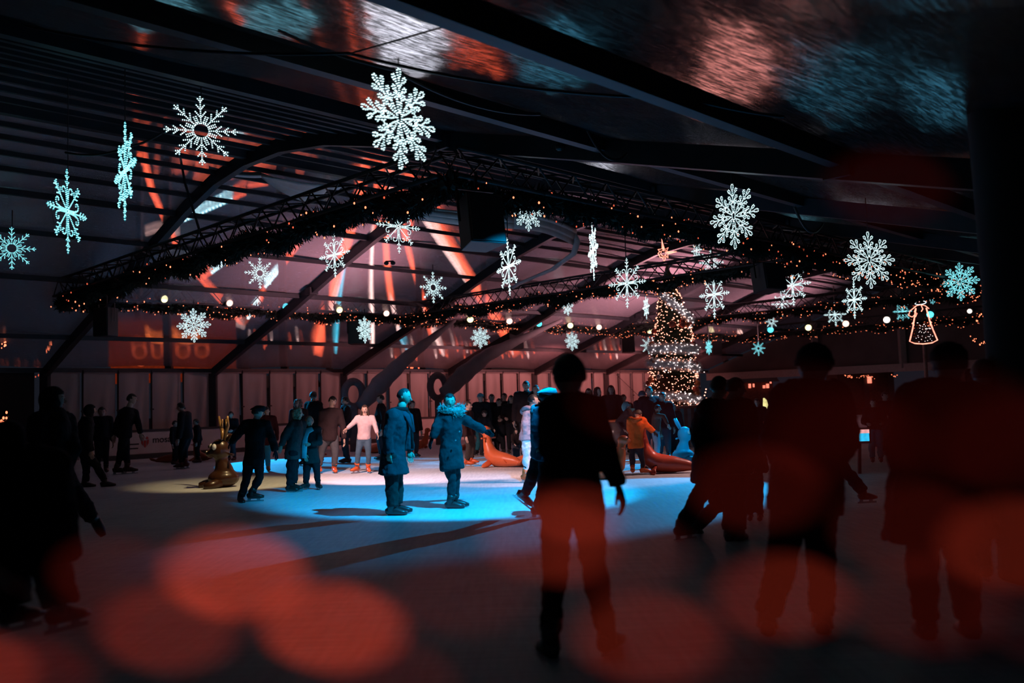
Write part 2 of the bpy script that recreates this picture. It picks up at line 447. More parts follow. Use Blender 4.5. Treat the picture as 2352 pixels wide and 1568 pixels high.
def garland(p, q, label, dens=170, nb=70, seed=0, sag=.16, rad=.26, z0=None, minpx=False):
    rnd = random.Random(seed)
    zc = (ZT - HT - .06) if z0 is None else z0
    a = W(*p, zc); b = W(*q, zc); L_ = (b - a).length; d = (b - a).normalized(); sd = d.cross(Vector((0, 0, 1)))
    def cen(s_): return a + d * s_ + Vector((0, 0, -sag * (.5 - .5 * math.cos(s_ * 2 * PI / 1.9)) - .05 * math.sin(s_ * 1.7)))
    t = thing('fir_garland', label, 'garland', (a + b) / 2 - Vector((0, 0, .4)), 'fir garlands with fairy lights under the trusses')
    mb = MB(); mb.loft([cen(L_ * i / 60) for i in range(61)], .11, 7)
    for i in range(int(L_ * dens)):
        s_ = rnd.random() * L_; c = cen(s_)
        ph = rnd.uniform(0, 2 * PI); r1 = rad * rnd.uniform(.55, 1.0)
        dr = (sd * math.cos(ph) + Vector((0, 0, 1)) * math.sin(ph) + d * rnd.uniform(-.7, .7)).normalized()
        dr.z -= .25; dr.normalize()
        e = c + dr * r1; w = dr.orthogonal().normalized() * .022; w2 = dr.cross(w)
        m_ = c + dr * (r1 * .45)
        mb.add([c + w * .5, m_ + w * 1.2, e, m_ - w * 1.2, m_ + w2 * 1.2, m_ - w2 * 1.2], [(0, 1, 2), (0, 2, 3), (0, 4, 2), (0, 2, 5)])
        for k_ in range(3):
            q_ = c + dr * (r1 * rnd.uniform(.5, .9)); e2 = q_ + (dr + Vector((rnd.uniform(-1, 1), rnd.uniform(-1, 1), rnd.uniform(-1, 1))) * .8).normalized() * .09
            mb.add([q_ - w * .6, q_ + w * .6, e2], [(0, 1, 2)])
    mb.build('fir_branches', fir, t)
    mb = MB(); 
    pts = []
    for i in range(nb):
        s_ = rnd.random() * L_; c = cen(s_); ph = rnd.uniform(-PI, PI)
        pts.append(c + (sd * math.cos(ph) + Vector((0, 0, 1)) * (math.sin(ph) * .8 - .1)) * rad * rnd.uniform(.8, 1.05))
    for p_ in pts:
        link_copy(bulb_me[0 if rnd.random() < .55 else 1], 'fairy_bulb', t, p_, sc=rnd.uniform(.8, 1.5) * (1.0 if p_.y < 20 else 1.25))
    ex = MB(); rad_ = .013 if p[0] < 15 and q[1] < 15 or p[1] < 15 and p[0] < 15 else .02
    for i in range(0 if rad_ < .015 else 130):
        s_ = rnd.random() * L_; c = cen(s_); ph = rnd.uniform(-PI, PI)
        ex.oct(c + (sd * math.cos(ph) + Vector((0, 0, 1)) * (math.sin(ph) * .8 - .1)) * rad * rnd.uniform(.8, 1.1), rad_ * rnd.uniform(.6, 1.1))
    if ex.v: tag(ex.build('fairy_bulbs', warm, t), kind='stuff')
    pts.sort(key=lambda p_: (p_ - a).dot(d))
    mb.loft([p_ + Vector((0, 0, .03)) for p_ in pts], .004, 4); mb.build('light_wire', truss_m, t)
    return t
UA, UB, UC, UD = 8.4, 20.4, 32.4, 44.4
VN, VF = 9.6, 26.0
truss((UA, VN), (UA, VF), 'nearest black box truss rising from the left to the big hanging speaker')
truss((UA, VN), (UB, VN), 'black box truss sloping down to the right from the big hanging speaker')
truss((UA, VF), (UB, VF), 'far black box truss at the left carrying five coloured stage lamps')
truss((UB, VN), (UB, VF), 'black box truss crossing in front of the lit star and tree top')
truss((UB, VF), (UC, VF), 'far black box truss in the middle with stage lamps, left of the tree')
truss((UC, VN), (UC, VF), 'third cross truss, running right from behind the tree')
truss((UC, VF), (UD, VF), 'farthest black box truss just right of the tree')
truss((UD, VN), (UD, VF), 'last cross truss with lamps left of the glowing angel')
truss((UB, VN), (UC, VN), 'near box truss at the right behind the big looped snowflake')
garland((UA, VN), (UA, VF), 'thick fir garland with orange fairy lights, nearest one running down to the left', 300, 95, 1, .12, .31)
garland((UA, VN), (UB, VN), 'thick fir garland with orange fairy lights right of the big speaker', 300, 95, 2, .10, .29)
garland((UA, VF), (UB, VF), 'scalloped fir garland with many fairy lights below five coloured lamps at left', 230, 100, 3, .12, .27)
garland((UB, VN), (UB, VF), 'fir garland crossing in front of the tree top', 230, 100, 4, .12, .27)
garland((UB, VF), (UC, VF), 'far fir garland in the middle, left of the tree', 160, 100, 5, .12, .28)
garland((UC, VN), (UC, VF), 'fir garland on the third cross truss, right of the tree', 160, 100, 6, .12, .28)
garland((UD, VN), (UD, VF), 'farthest fir garland below the lamps left of the angel', 120, 100, 7, .12, .3)
garland((UC, VF), (UD, VF), 'fir garland running behind the tree towards the last corner', 120, 100, 9, .12, .3)
garland((UB, VN), (UC, VN), 'near fir garland at the right below the big looped snowflake', 230, 95, 8, .12, .30)
# suspension cables
cab = mat('black_cable', (.012, .012, .013), .6)
def cable(pts, r, label, name='hanging_cable'):
    mb = MB(); mb.loft(pts, r, 6); return tag(mb.build(name, cab), label, 'cable')
cable([px(412, 350, 19.5), px(425, 420, 19.3), px(463, 545, 19.3)], .03, 'black cable running from the roof down to the nearest truss below the eight armed snowflake')
def sagline(a, b, s_, n=16):
    return [a.lerp(b, i / n) - Vector((0, 0, s_ * 4 * (i / n) * (1 - i / n))) for i in range(n + 1)]
cable(sagline(px(150, 350, 13.0), px(300, 335, 12.8), .08) + sagline(px(300, 335, 12.8), px(372, 305, 12.6), .03)[1:], .018, 'black cable looping between the two thin edge-on snowflakes')
cable(sagline(px(60, 60, 8.5), px(800, 122, 7.6), .10) + sagline(px(800, 122, 7.6), px(1580, 225, 7.5), .10)[1:] + sagline(px(1580, 225, 7.5), px(1800, 268, 7.6), .02)[1:], .014, 'long black wire running across the roof above the brightest snowflake')
cable(sagline(px(640, 70, 8.6), px(905, 160, 8.6), .04) + sagline(px(905, 160, 8.6), px(1240, 262, 9.6), .12)[1:], .018, 'slack black cable dipping behind the brightest snowflake')
cable(sagline(px(800, 124, 7.6), px(1240, 0, 6.5), .0), .008, 'thin dark guy wire rising to the top right from the long wire')
cable(sagline(px(1350, 300, 9.6), px(1440, 352, 9.8), .18), .016, 'short drooping cable below the wide roof beam')
cable(sagline(px(1825, 475, 13.0), px(1890, 512, 13.2), .25), .02, 'drooping cable loop above the dense snowflake at right')
# clamps under the roof beams
for (x, y, D, l) in ((1300, 337, 12.4, 'small black clamp pair under the wide roof beam'), (1435, 350, 12.0, 'small black clamp with cable under the roof beam'), (895, 604, 24.0, 'small black box with cable loops on the purlin behind the curly snowflake')):
    mb = MB(); c = px(x, y, D)
    for k_ in (-1, 1): mb.ell(c + Vector((.09 * k_, 0, 0)), (.07, .05, .06), nu=10, nv=6)
    mb.box(c + Vector((0, 0, .05)), (.22, .06, .03)); tag(mb.build('roof_clamp', cab, smooth=False), l, 'clamp')

# ------------------------------------------------------------------ speakers
spk = mat('speaker_black', (.012, .012, .014), .55, 0, .2, 6, .15, 60)
gril = mat('speaker_grille', (.02, .02, .022), .8, .2, .5, 150)
def speaker(x, y, h, w, D, yaw, tilt, label):
    c = px(x, y, D); H = h / F * D; Wd = w / F * D; dp = Wd * .8
    t = thing('hanging_speaker', label, 'speaker', c, 'black loudspeakers hung from the trusses')
    R = Matrix.Rotation(yaw, 3, 'Z') @ Matrix.Rotation(tilt, 3, 'X')
    mb = MB(); 
    # cabinet: trapezoid plan (front wider)
    vs = []
    for z in (-.5, .5):
        for (a, b_) in ((-.5, -.5), (.5, -.5), (.36, .5), (-.36, .5)): vs.append(c + R @ Vector((a * Wd, b_ * dp, z * H)))
    mb.add(vs, [(3, 2, 1, 0), (4, 5, 6, 7), (0, 1, 5, 4), (1, 2, 6, 5), (2, 3, 7, 6), (3, 0, 4, 7)])
    bezier(mb.build('cabinet', spk, t), .02)
    mb = MB(); mb.box(c + R @ Vector((0, -dp * .5 - .008, 0)), (Wd * .9, .016, H * .93), R); mb.build('grille', gril, t)
    mb = MB()
    top = c + R @ Vector((0, 0, H / 2))
    for s_ in (-1, 1):
        mb.bar(c + R @ Vector((s_ * (Wd / 2 + .02), 0, 0)), c + R @ Vector((s_ * (Wd / 2 + .02), 0, H / 2 + .12)), .04, .012)
    mb.bar(c + R @ Vector((-Wd / 2 - .02, 0, H / 2 + .12)), c + R @ Vector((Wd / 2 + .02, 0, H / 2 + .12)), .04, .012)
    mb.bar(c + R @ Vector((0, 0, H / 2 + .12)), Vector((top.x, top.y, max(top.z + .2, ZT - HT))), .03, .03)
    mb.build('bracket', truss_m, t)
    return t
speaker(1100, 512, 118, 95, 12.4, .55, -.14, 'biggest black speaker, hanging at the corner of the nearest truss')
speaker(245, 740, 66, 46, 23.5, -.4, 0.0, 'black speaker hanging at the dark left end of the truss')
speaker(820, 765, 52, 40, 31.5, .1, -.05, 'black speaker hanging left of centre below the far garland')
speaker(1185, 781, 44, 34, 37.5, .1, -.06, 'black speaker hanging under the middle garland right of a small snowflake')
speaker(1441, 791, 38, 30, 43.0, .1, -.06, 'black speaker hanging just left of the tree')
speaker(1762, 640, 62, 66, 20.8, .5, -.14, 'dark speaker hanging at the corner of the second truss, right of the tree')
speaker(1645, 800, 32, 22, 49.0, .1, -.04, 'small dark speaker hanging right of the tree beside a tiny snowflake')

# ------------------------------------------------------------------ stage lamps
lens_m = {'y': glow('lamp_lens_yellow', (1, .9, .45), 2.2), 'p': glow('lamp_lens_pink', (1, .6, .5), 2.0), 'c': glow('lamp_lens_cyan', (.10, .8, .95), 1.8), 'w': glow('lamp_lens_white', (1, .85, .75), 2.0)}
lmp_b = mat('lamp_housing', (.02, .02, .022), .5, .3, .2)
def lamp(x, y, D, colk, label, target, r=.115, grp='stage lamps along the trusses'):
    c = px(x, y, D); t = thing('stage_lamp', label, 'stage lamp', c, grp)
    d = (Vector(target) - c).normalized()
    mb = MB(); mb.loft([c - d * .34, c - d * .30, c - d * .12, c, c + d * .04], [.06, .11, .12, .125, .14], 16); mb.build('housing', lmp_b, t)
    mb = MB(); mb.loft([c + d * .035, c + d * .06, c + d * .075], [r * .9, r * .85, r * .4], 16); mb.build('lens', lens_m[colk], t)
    mb = MB(); s_ = d.cross(Vector((0, 0, 1))).normalized()
    top = Vector((c.x, c.y, c.z + .30))
    for k_ in (-1, 1): mb.bar(c - d * .12 + s_ * (.15 * k_), top + s_ * (.15 * k_), .03, .01)
    mb.bar(top - s_ * .15, top + s_ * .15, .03, .012); mb.build('yoke', lmp_b, t)
    return t, d
def onV(x, v):  # depth Y where column x meets plane v=const (at horizon)
    k_ = (x - 1176) / F; return v * 2 * Q / (1 - k_)   # X=kY ; v=(Y-X)Q
def onU(x, u):
    k_ = (x - 1176) / F; return u * 2 * Q / (1 + k_)
ICE = W(14, 13, 0)
LN = 0
for x, y, k_, l in ((376, 686, 'y', 'yellow stage lamp, leftmost on the far truss'), (526, 695, 'p', 'pink white stage lamp, second from the left on the far truss'), (655, 703, 'c', 'cyan stage lamp at the left of the far truss'),
                    (779, 711, 'y', 'pale yellow stage lamp above the hanging speaker left of centre'), (887, 719, 'p', 'pinkish stage lamp just left of the truss corner'),
                    (1080, 733, 'y', 'yellow stage lamp just right of the truss corner, above a small snowflake'), (1170, 737, 'p', 'pink stage lamp above the small middle speaker'), (1238, 743, 'c', 'cyan stage lamp in the middle of the far truss'),
                    (1310, 747, 'y', 'pale yellow lamp directly above a tiny snowflake'), (1376, 751, 'p', 'pink lamp on the far truss right of a tiny snowflake'), (1493, 760, 'y', 'yellow lamp touching the left edge of the tree')):
    lamp(x, y, onV(x, 25.6), k_, l, ICE, r=.12 if x < 1000 else .14)
for x, y, k_, l in ((1593, 767, 'c', 'cyan lamp just right of the tree'), (1637, 767, 'y', 'yellow lamp, second to the right of the tree'), (1700, 766, 'p', 'pinkish white lamp above the lone eight armed flake'),
                    (1770, 757, 'c', 'cyan lamp below a small scroll snowflake'), (1857, 752, 'y', 'pale yellow lamp between the scroll snowflakes'), (1943, 743, 'p', 'pinkish lamp left of the angel group'), (2037, 734, 'w', 'white lamp left of the angel'),
                    (2137, 722, 'c', 'large bright cyan lamp in front of the angel')):
    lamp(x, y, onU(x, 44.0), k_, l, ICE, r=.18)
for k_, (x, y) in enumerate(((2228, 714),)):
    lamp(x, y, 34, 'w', 'dim white lamp right of the angel', ICE, r=.1)

# ------------------------------------------------------------------ snowflakes
sn_tube = glow('rope_light_tube', (.12, .40, .50), .28)
sn_bead = glow('rope_light_bead', (.72, .97, 1.0), 3.4)
sn_tube_c = glow('rope_light_tube_cyan', (.03, .45, .60), .5)
sn_bead_c = glow('rope_light_bead_cyan', (.30, .92, 1.0), 2.6)
wire_m = mat('flake_wire', (.05, .05, .055), .5, .5)
def circ(cx, cy, r, n=10, a0=0.0, arc=2 * PI): return [(cx + r * math.cos(a0 + arc * i / n), cy + r * math.sin(a0 + arc * i / n)) for i in range(n + 1)]
def rot2(p, a): c, s_ = math.cos(a), math.sin(a); return [(x * c - y * s_, x * s_ + y * c) for x, y in p]
def loop_end(r0_, r1_, w):  # teardrop along +y from r0 to r1
    n = 12; out = []
    for i in range(n + 1):
        a = 2 * PI * i / n; rr = (r0_ + r1_) / 2 - math.cos(a) * (r1_ - r0_) / 2
        out.append((math.sin(a) * w * (.35 + .65 * (1 - math.cos(a)) / 2), rr))
    return out
def pat(kind):
    P = []
    if kind == 'A':
        P.append(circ(0, 0, .21, 16))
        for k_ in range(8):
            a = k_ * PI / 4; arm = [[(0, .21), (0, .97)]]
            for y0, ln in ((.36, .24), (.58, .2), (.80, .15)):
                for s_ in (-1, 1): arm.append([(0, y0), (s_ * ln * .62, y0 + ln * .78)])
            arm.append([(-.07, .24), (-.13, .40)]); arm.append([(.07, .24), (.13, .40)])
            P += [rot2(q_, a) for q_ in arm]
    elif kind == 'B':
        P.append(loop_end(-.14, .14, .09))
        for k_ in range(8):
            a = k_ * PI / 4; big = 1.0 if k_ % 2 == 0 else .98
            arm = [loop_end(.12, .46, .085), [(0, .46), (0, .80 * big)], loop_end(.80 * big, 1.0 * big, .062)]
            for y0, ln, an in ((.60, .30, .62), (.44, .26, .75), (.28, .24, .62)):
                for s_ in (-1, 1):
                    br = [(0, 0), (0, ln * .55)]; lp = loop_end(ln * .5, ln, .052)
                    for q_ in (br, lp): arm.append([(x, y + y0) for x, y in rot2(q_, s_ * an)])
            P += [rot2(q_, a) for q_ in arm]
    else:
        for k_ in range(4):
            a = k_ * PI / 2
            arm = [[(0, .05), (0, 1.0)], [(-.03, .1), (-.05, .45)], [(.03, .1), (.05, .45)]]
            for y0, ln in ((.62, .16), (.76, .14), (.88, .10)):
                for s_ in (-1, 1): arm.append([(0, y0), (s_ * ln * .6, y0 + ln * .5)])
            for s_ in (-1, 1):
                cur = [(s_ * (.02 + .02 * i), .30 + .05 * i) for i in range(4)]
                cx, cy = s_ * .19, .46
                cur += [(cx - s_ * .12 * (1 - i / 14) * math.cos(i / 12 * 2 * PI * .9), cy + .12 * (1 - i / 14) * math.sin(i / 12 * 2 * PI * .9)) for i in range(12)]
                arm.append(cur)
            P += [rot2(q_, a) for q_ in arm]
            a += PI / 4
            arm = [[(0, .05), (0, .86)]]
            for y0, ln in ((.50, .17), (.64, .15), (.76, .11)):
                for s_ in (-1, 1): arm.append([(0, y0), (s_ * ln * .65, y0 + ln * .55)])
            P += [rot2(q_, a) for q_ in arm]
    return P
def flake_mesh(kind, mats, tr, br, step):
    mb = MB()
    for line in pat(kind):
        pts = [Vector((x, 0, y)) for x, y in line]
        mb.mi = 0; mb.loft(pts, tr, 5)
        mb.mi = 1
        L_ = 0
        for a, b in zip(pts, pts[1:]):
            d = (b - a).length; s_ = -L_ % step
            while s_ < d: mb.oct(a.lerp(b, s_ / max(d, 1e-6)), br); s_ += step
            L_ += d
    return mb.mesh('snowflake_rope_' + kind, mats)
FM = {}
for kind, tr, br, st in (('A', .013, .022, .052), ('B', .014, .022, .050), ('C', .012, .020, .046)):
    FM[kind + 'w'] = flake_mesh(kind, [sn_tube, sn_bead], tr, br, st); FM[kind + 'c'] = flake_mesh(kind, [sn_tube_c, sn_bead_c], tr, br, st)
ring_me = MB().loft([Vector((x * .72, .02, y * .72)) for x, y in circ(0, 0, 1, 32)[:-1]], .005, 4, closed=True).mesh('flake_ring', wire_m)
FLAKES = [
 (27, 570, 104, 1, 'A', 'c', 'cyan eight armed snowflake cut off by the left edge'), (155, 485, 200, .42, 'C', 'c', 'tall cyan scrolled snowflake seen nearly edge-on near the left edge'),
 (287, 393, 235, .20, 'C', 'c', 'very thin edge-on snowflake, tallest of those at left'), (462, 300, 172, 1, 'A', 'w', 'large open eight armed snowflake facing the camera at upper left'),
 (918, 272, 240, .70, 'B', 'w', 'brightest and largest looped snowflake, top centre'), (915, 520, 128, .80, 'C', 'w', 'scrolled snowflake half hidden behind the near garland'),
 (768, 585, 108, .66, 'C', 'w', 'scrolled snowflake in front of the rafter left of centre'), (597, 627, 76, .95, 'A', 'w', 'small twig snowflake under the near garland at left'),
 (445, 747, 78, .95, 'B', 'w', 'small looped snowflake under the far garland at left'), (995, 660, 76, .85, 'A', 'w', 'small eight armed snowflake above the truss corner'),
 (1168, 612, 138, .42, 'C', 'w', 'narrow scrolled snowflake below the big speaker'), (1212, 486, 92, .80, 'B', 'w', 'looped snowflake right of the big speaker, top hidden by fir'),
 (1362, 575, 142, .17, 'C', 'w', 'edge-on snowflake like a thin vertical bar at right of centre'), (1440, 650, 118, .74, 'C', 'w', 'scrolled snowflake cut by the truss left of the star'),
 (1304, 703, 44, .6, 'B', 'w', 'tiny snowflake just above the far garland in the middle'), (1484, 705, 58, .28, 'C', 'w', 'tiny edge-on snowflake left of the tree'),
 (1103, 775, 50, .9, 'B', 'w', 'small snowflake hanging below the garland right of the truss corner'), (1314, 783, 46, .75, 'B', 'w', 'tiny snowflake below the middle of the far garland'),
 (838, 757, 62, .6, 'B', 'w', 'small snowflake mostly hidden behind a hanging speaker'), (1685, 497, 152, .72, 'B', 'w', 'dense looped snowflake in front of the near garland at right'),
 (1600, 575, 46, .55, 'C', 'w', 'tiny snowflake right of the lit star'), (1634, 603, 62, .95, 'A', 'w', 'small snowflake behind the truss right of the star'),
 (1640, 676, 112, .62, 'C', 'w', 'scrolled snowflake with long lower arm right of the tree top'), (1820, 655, 98, .85, 'C', 'w', 'open scrolled snowflake right of the dark corner speaker'),
 (1796, 698, 60, .8, 'C', 'w', 'scrolled snowflake below and left of the open one'), (1772, 738, 34, .9, 'A', 'w', 'tiny snowflake above a cyan lamp'),
 (1997, 597, 132, .82, 'B', 'w', 'big dense snowflake at right with tilted arms'), (1962, 688, 90, .62, 'C', 'w', 'scrolled snowflake below the dense tilted one'),
 (1918, 722, 56, .9, 'C', 'w', 'small scrolled snowflake above a pinkish lamp'), (2205, 647, 88, .92, 'B', 'c', 'cyan tinted looped snowflake near the right edge'),
 (1742, 800, 36, .9, 'A', 'c', 'tiny lone snowflake low on the right of the tree'), (1628, 797, 36, .45, 'B', 'c', 'tiny snowflake beside the small dark speaker'),
 (1490, 793, 42, .95, 'A', 'w', 'tiny snowflake touching the left side of the tree'), (2142, 688, 22, .6, 'B', 'c', 'tiny snowflake right of the angel halo'), (2073, 715, 58, .7, 'C', 'c', 'small snowflake left of the angel')]
for (x, y, h, wr, kind, ck, lab) in FLAKES:
    D = 6.0; best = None
    while D < 44:
        c = px(x, y, D); v = (c.y - c.x) * Q; u = (c.x + c.y) * Q; hh = h / F * D
        if v < 30 and c.z + hh / 2 + .22 < roofz(v) and (v > 3): best = D
        D += .25
    Dn = 1.05 * F / h
    D = min(best or Dn, Dn * 1.25)
    if (x, y) == (918, 272): D = 7.9
    if (x, y) in ((1685, 497), (1997, 597)): D = min(D, 13.5)
    if (x, y) == (915, 520): D = 15.5
    if (x, y) == (1212, 486): D = 15.5
    c = px(x, y, D); R_ = h / F * D / 2; v = (c.y - c.x) * Q
    t = thing('snowflake_light', lab, 'snowflake light', c, 'rope light snowflakes hung from the tent roof')
    yaw = math.acos(min(1, wr)) * (1 if (x // 10) % 2 else -1) - math.atan(c.x / c.y)
    rz = Euler((0, random.uniform(-.03, .03), yaw)) if kind != 'C' else Euler((0, random.uniform(-.05, .05), yaw))
    o = link_copy(FM[kind + ck], 'rope_light', t, c, rz, R_)
    o = link_copy(ring_me, 'wire_ring', t, c, rz, R_)
    zt = max(roofz(v) if v < 30.7 else 3, c.z + R_ + .1)
    mb = MB(); mb.loft([c + Vector((0, .01, R_ * .8)), Vector((c.x, c.y + .01, zt))], max(.008, .0006 * c.y), 5); mb.build('hanger', cab, t)

# ------------------------------------------------------------------ star above the tree
red_rope = glow('rope_light_red', (1, .25, .17), 3.0); wh_glow = glow('bulb_white', (1, .80, .78), 2.6)
c = px(1524, 581, 27.6); t = thing('star_light', 'red outlined eight pointed star hanging above the tree top', 'star light', c)
pts = []
ra = [.36, .15, .20, .14, .36, .15, .2, .14, .30, .15, .2, .14, .24, .15, .2, .13]
lens_ = {0: .46, 4: .40, 8: .28, 12: .18}
for i in range(16):
    r = lens_.get(i, .2 if i % 2 == 0 else .13); a = PI / 2 - i * PI / 8 + .06
    pts.append(c + Vector((math.cos(a) * r, .12 * math.sin(i * 2.4), math.sin(a) * r)))
mb = MB(); mb.loft(pts, .016, 6, closed=True); mb.build('rope_light', red_rope, t)
mb = MB(); mb.loft([p_ * .55 + c * .45 for p_ in pts], .012, 5, closed=True); mb.build('inner_rope_light', red_rope, t)
mb = MB(); mb.loft([c + Vector((0, 0, .4)), Vector((c.x, c.y, roofz((c.y - c.x) * Q)))], .01, 5); mb.build('hanger', cab, t)

# ------------------------------------------------------------------ Christmas tree
TD = 28.0; tb = px(1545, 1020, TD); tb.z = 0
MPP = TD / F
def tr_c(y):  # centre px per photo row
    return 1545 - 14 * max(0, (760 - y)) / 160
WID = [(604, 3), (625, 16), (660, 36), (700, 60), (740, 74), (790, 94), (830, 100), (880, 108), (950, 112), (1000, 100)]
def wid(y):
    if y <= WID[0][0]: return WID[0][1]
    for (a, wa), (b, wb) in zip(WID, WID[1:]):
        if a <= y <= b: return wa + (wb - wa) * (y - a) / (b - a)
    return WID[-1][1]
t = thing('christmas_tree', 'tall slim Christmas tree wrapped in lights and white tinsel', 'Christmas tree', tb)
rnd = random.Random(3)
def tp(y, ang, k_=1.0):
    c = px(tr_c(y), y, TD); r = wid(y) / 2 * MPP * k_
    return Vector((c.x + r * math.sin(ang), c.y - r * math.cos(ang), c.z))
mb = MB()
mb.loft([px(tr_c(y), y, TD) for y in range(610, 1001, 15)], [wid(y) / 2 * MPP * .78 for y in range(610, 1001, 15)], 20)
for i in range(9000):
    y = 606 + 394 * math.sqrt(rnd.random()); a = rnd.uniform(0, 2 * PI); p1 = tp(y, a, .7); p2 = tp(y + rnd.uniform(0, 10), a + rnd.uniform(-.1, .1), rnd.uniform(.9, 1.1))
    d = p2 - p1; w = d.orthogonal().normalized() * .03
    mb.add([p1 - w, p1 + w, p2], [(0, 1, 2)])
mb.build('fir_branches', mat('tree_green', (.03, .055, .035), .8, 0, .3, 10), t)
tin = mat('white_tinsel', (.75, .75, .8), .5, .2, .2, 40)
def spiral(y0, y1, a0, a1, name, kr=1.03, n=60, thick=.19):
    mb = MB(); pts = [tp(y0 + (y1 - y0) * i / n, a0 + (a1 - a0) * i / n, kr) for i in range(n + 1)]
    mb.loft(pts, thick * .5, 7)
    for i in range(3200):
        k_ = rnd.random() * n; i0 = int(k_); p_ = pts[i0].lerp(pts[min(i0 + 1, n)], k_ - i0)
        d = Vector((rnd.gauss(0, 1), rnd.gauss(0, 1), rnd.gauss(0, 1))).normalized() * thick; w = d.orthogonal().normalized() * .012
        mb.add([p_ - w, p_ + w, p_ + d], [(0, 1, 2)])
    mb.build('tinsel', tin, t); return pts
SP = [spiral(662, 742, -1.3, 1.4, 't', 1.15), spiral(742, 800, 1.4, 5.0, 't'), spiral(800, 806, -1.3, 1.3, 't', 1.08, thick=.23), spiral(832, 848, -1.5, 1.5, 't', 1.06, thick=.23), spiral(905, 922, -1.0, 1.5, 't', 1.04, thick=.2), spiral(922, 880, 1.5, 4.6, 't')]
mw = MB().ell((0, 0, 0), .021, nu=6, nv=4).mesh('tree_bulb_white', wh_glow); mr_ = MB().ell((0, 0, 0), .020, nu=6, nv=4).mesh('tree_bulb_warm', glow('tree_bulb_warm', (1, .36, .24), 3.2))
rest = MB(); cnt = 0
for sp_ in SP:
    for i in range(80):
        k_ = rnd.random() * (len(sp_) - 1); i0 = int(k_); p_ = sp_[i0].lerp(sp_[i0 + 1], k_ - i0) + Vector((rnd.gauss(0, .06), -.12 + rnd.gauss(0, .06), rnd.gauss(0, .10)))
        if i < 14: link_copy(mw, 'white_bulb', t, p_, sc=rnd.uniform(.6, 1.1))
        else: rest.oct(p_, .022 * rnd.uniform(.6, 1.1))
tag(rest.build('white_bulbs', wh_glow, t), kind='stuff')
rest = MB()
for i in range(980):
    y = 640 + 345 * rnd.random() ** .8; a = rnd.uniform(-1.6, 1.6); p_ = tp(y, a, rnd.uniform(1.0, 1.1))
    if i < 90: link_copy(mr_, 'warm_bulb', t, p_, sc=rnd.uniform(.6, 1.15))
    else: rest.oct(p_, .021 * rnd.uniform(.5, 1.1))
tag(rest.build('warm_bulbs', glow('tree_bulb_warm', (1, .36, .24), 3.2), t), kind='stuff')
bm_ = [mat('bauble_red', (.45, .08, .05), .25, .2, .2), mat('bauble_silver', (.5, .5, .52), .2, .7, .1), mat('bauble_copper', (.6, .2, .09), .3, .4, .2)]
NM = ['red', 'silver', 'copper']; bmesh_ = [MB().ell((0, 0, 0), .10, nu=14, nv=9).mesh('bauble_' + NM[i], bm_[i]) for i in range(3)]
capm = MB().loft([(0, 0, .097), (0, 0, .13)], .03, 8).mesh('bauble_cap', bm_[1])
for i in range(32):
    y = rnd.uniform(735, 975); a = rnd.uniform(-1.45, 1.45); k_ = rnd.choice((0, 0, 1, 2)); p_ = tp(y, a, 1.08)
    o = thing('bauble', '%s ball ornament hanging on the tall tree' % NM[k_], 'bauble', p_, '%s baubles on the tree' % NM[k_])
    link_copy(bmesh_[k_], 'ball', o, p_, sc=rnd.uniform(.8, 1.25)); link_copy(capm, 'cap', o, p_)
# striped planter drum under the tree
pc = px(1578, 1000, 26.4); pc.z = 0
t = thing('striped_drum', 'striped blue and brown drum stand at the foot of the tree', 'drum stand', pc)
stripe = [mat('stripe_teal', (.05, .30, .36), .5), mat('stripe_brown', (.16, .09, .08), .6), mat('stripe_grey', (.22, .22, .25), .5)]
NS = 30
mb = MB()
for i in range(NS):
    mb.mi = (0, 1, 2, 1)[i % 4]; a0, a1 = 2 * PI * i / NS, 2 * PI * (i + 1) / NS
    mb.add([pc + Vector((.5 * math.cos(a0), .5 * math.sin(a0), 0)), pc + Vector((.5 * math.cos(a1), .5 * math.sin(a1), 0)), pc + Vector((.5 * math.cos(a1), .5 * math.sin(a1), 1.15)), pc + Vector((.5 * math.cos(a0), .5 * math.sin(a0), 1.15))], [(0, 1, 2, 3)])
mb.build('striped_wall', stripe, t)
mb = MB(); mb.loft([pc + Vector((0, 0, 1.13)), pc + Vector((0, 0, 1.2))], .55, 28); mb.build('rim', mat('drum_rim', (.35, .12, .08), .5), t)
for i in range(14):
    z = .5 + i * .09; link_copy(mr_, 'warm_bulb', t, pc + Vector((.56 + .03 * math.sin(i * 2.1), -.2, z)), sc=1.1)

# ------------------------------------------------------------------ angel on a pole
c0 = px(2118, 745, 33.0); s_ = 33.0 / F
t = thing('angel_light', 'red outlined glowing angel with white halo on a pole at the right', 'angel light', c0)
def ap(dx, dy): return c0 + Vector((dx * s_, 0, -dy * s_))
dress = [(-12, -38), (-18, -10), (-22, 8), (-31, 38), (-20, 43), (0, 45), (20, 43), (33, 37), (24, 12), (18, -8), (12, -38)]
mb = MB(); mb.loft([ap(a - 0, b) for a, b in dress], .022, 6); mb.build('dress_outline', red_rope, t)
for q_ in ([(-30, -22), (-26, -32), (-18, -38), (-10, -44), (0, -46), (10, -43), (18, -36)], [(-30, -22), (-22, -18), (-14, -24)], [(-12, -38), (-16, -30), (-10, -26), (-14, -18)], [(0, -46), (4, -36), (0, -30)], [(18, -8), (22, -4), (18, 0), (23, 5)], [(-18, -8), (-23, -3), (-18, 1)]):
    mb = MB(); mb.loft([ap(a, b) for a, b in q_], .016, 5); mb.build('wing_outline', red_rope, t)
mb = MB(); mb.loft([ap(12 * math.cos(a * PI / 10), -50 + 3 * math.sin(a * PI / 10)) + Vector((0, .15 * math.sin(a * PI / 10), 0)) for a in range(20)], .014, 5, closed=True); mb.build('halo', glow('halo_white', (.8, .9, 1), 2.0), t)
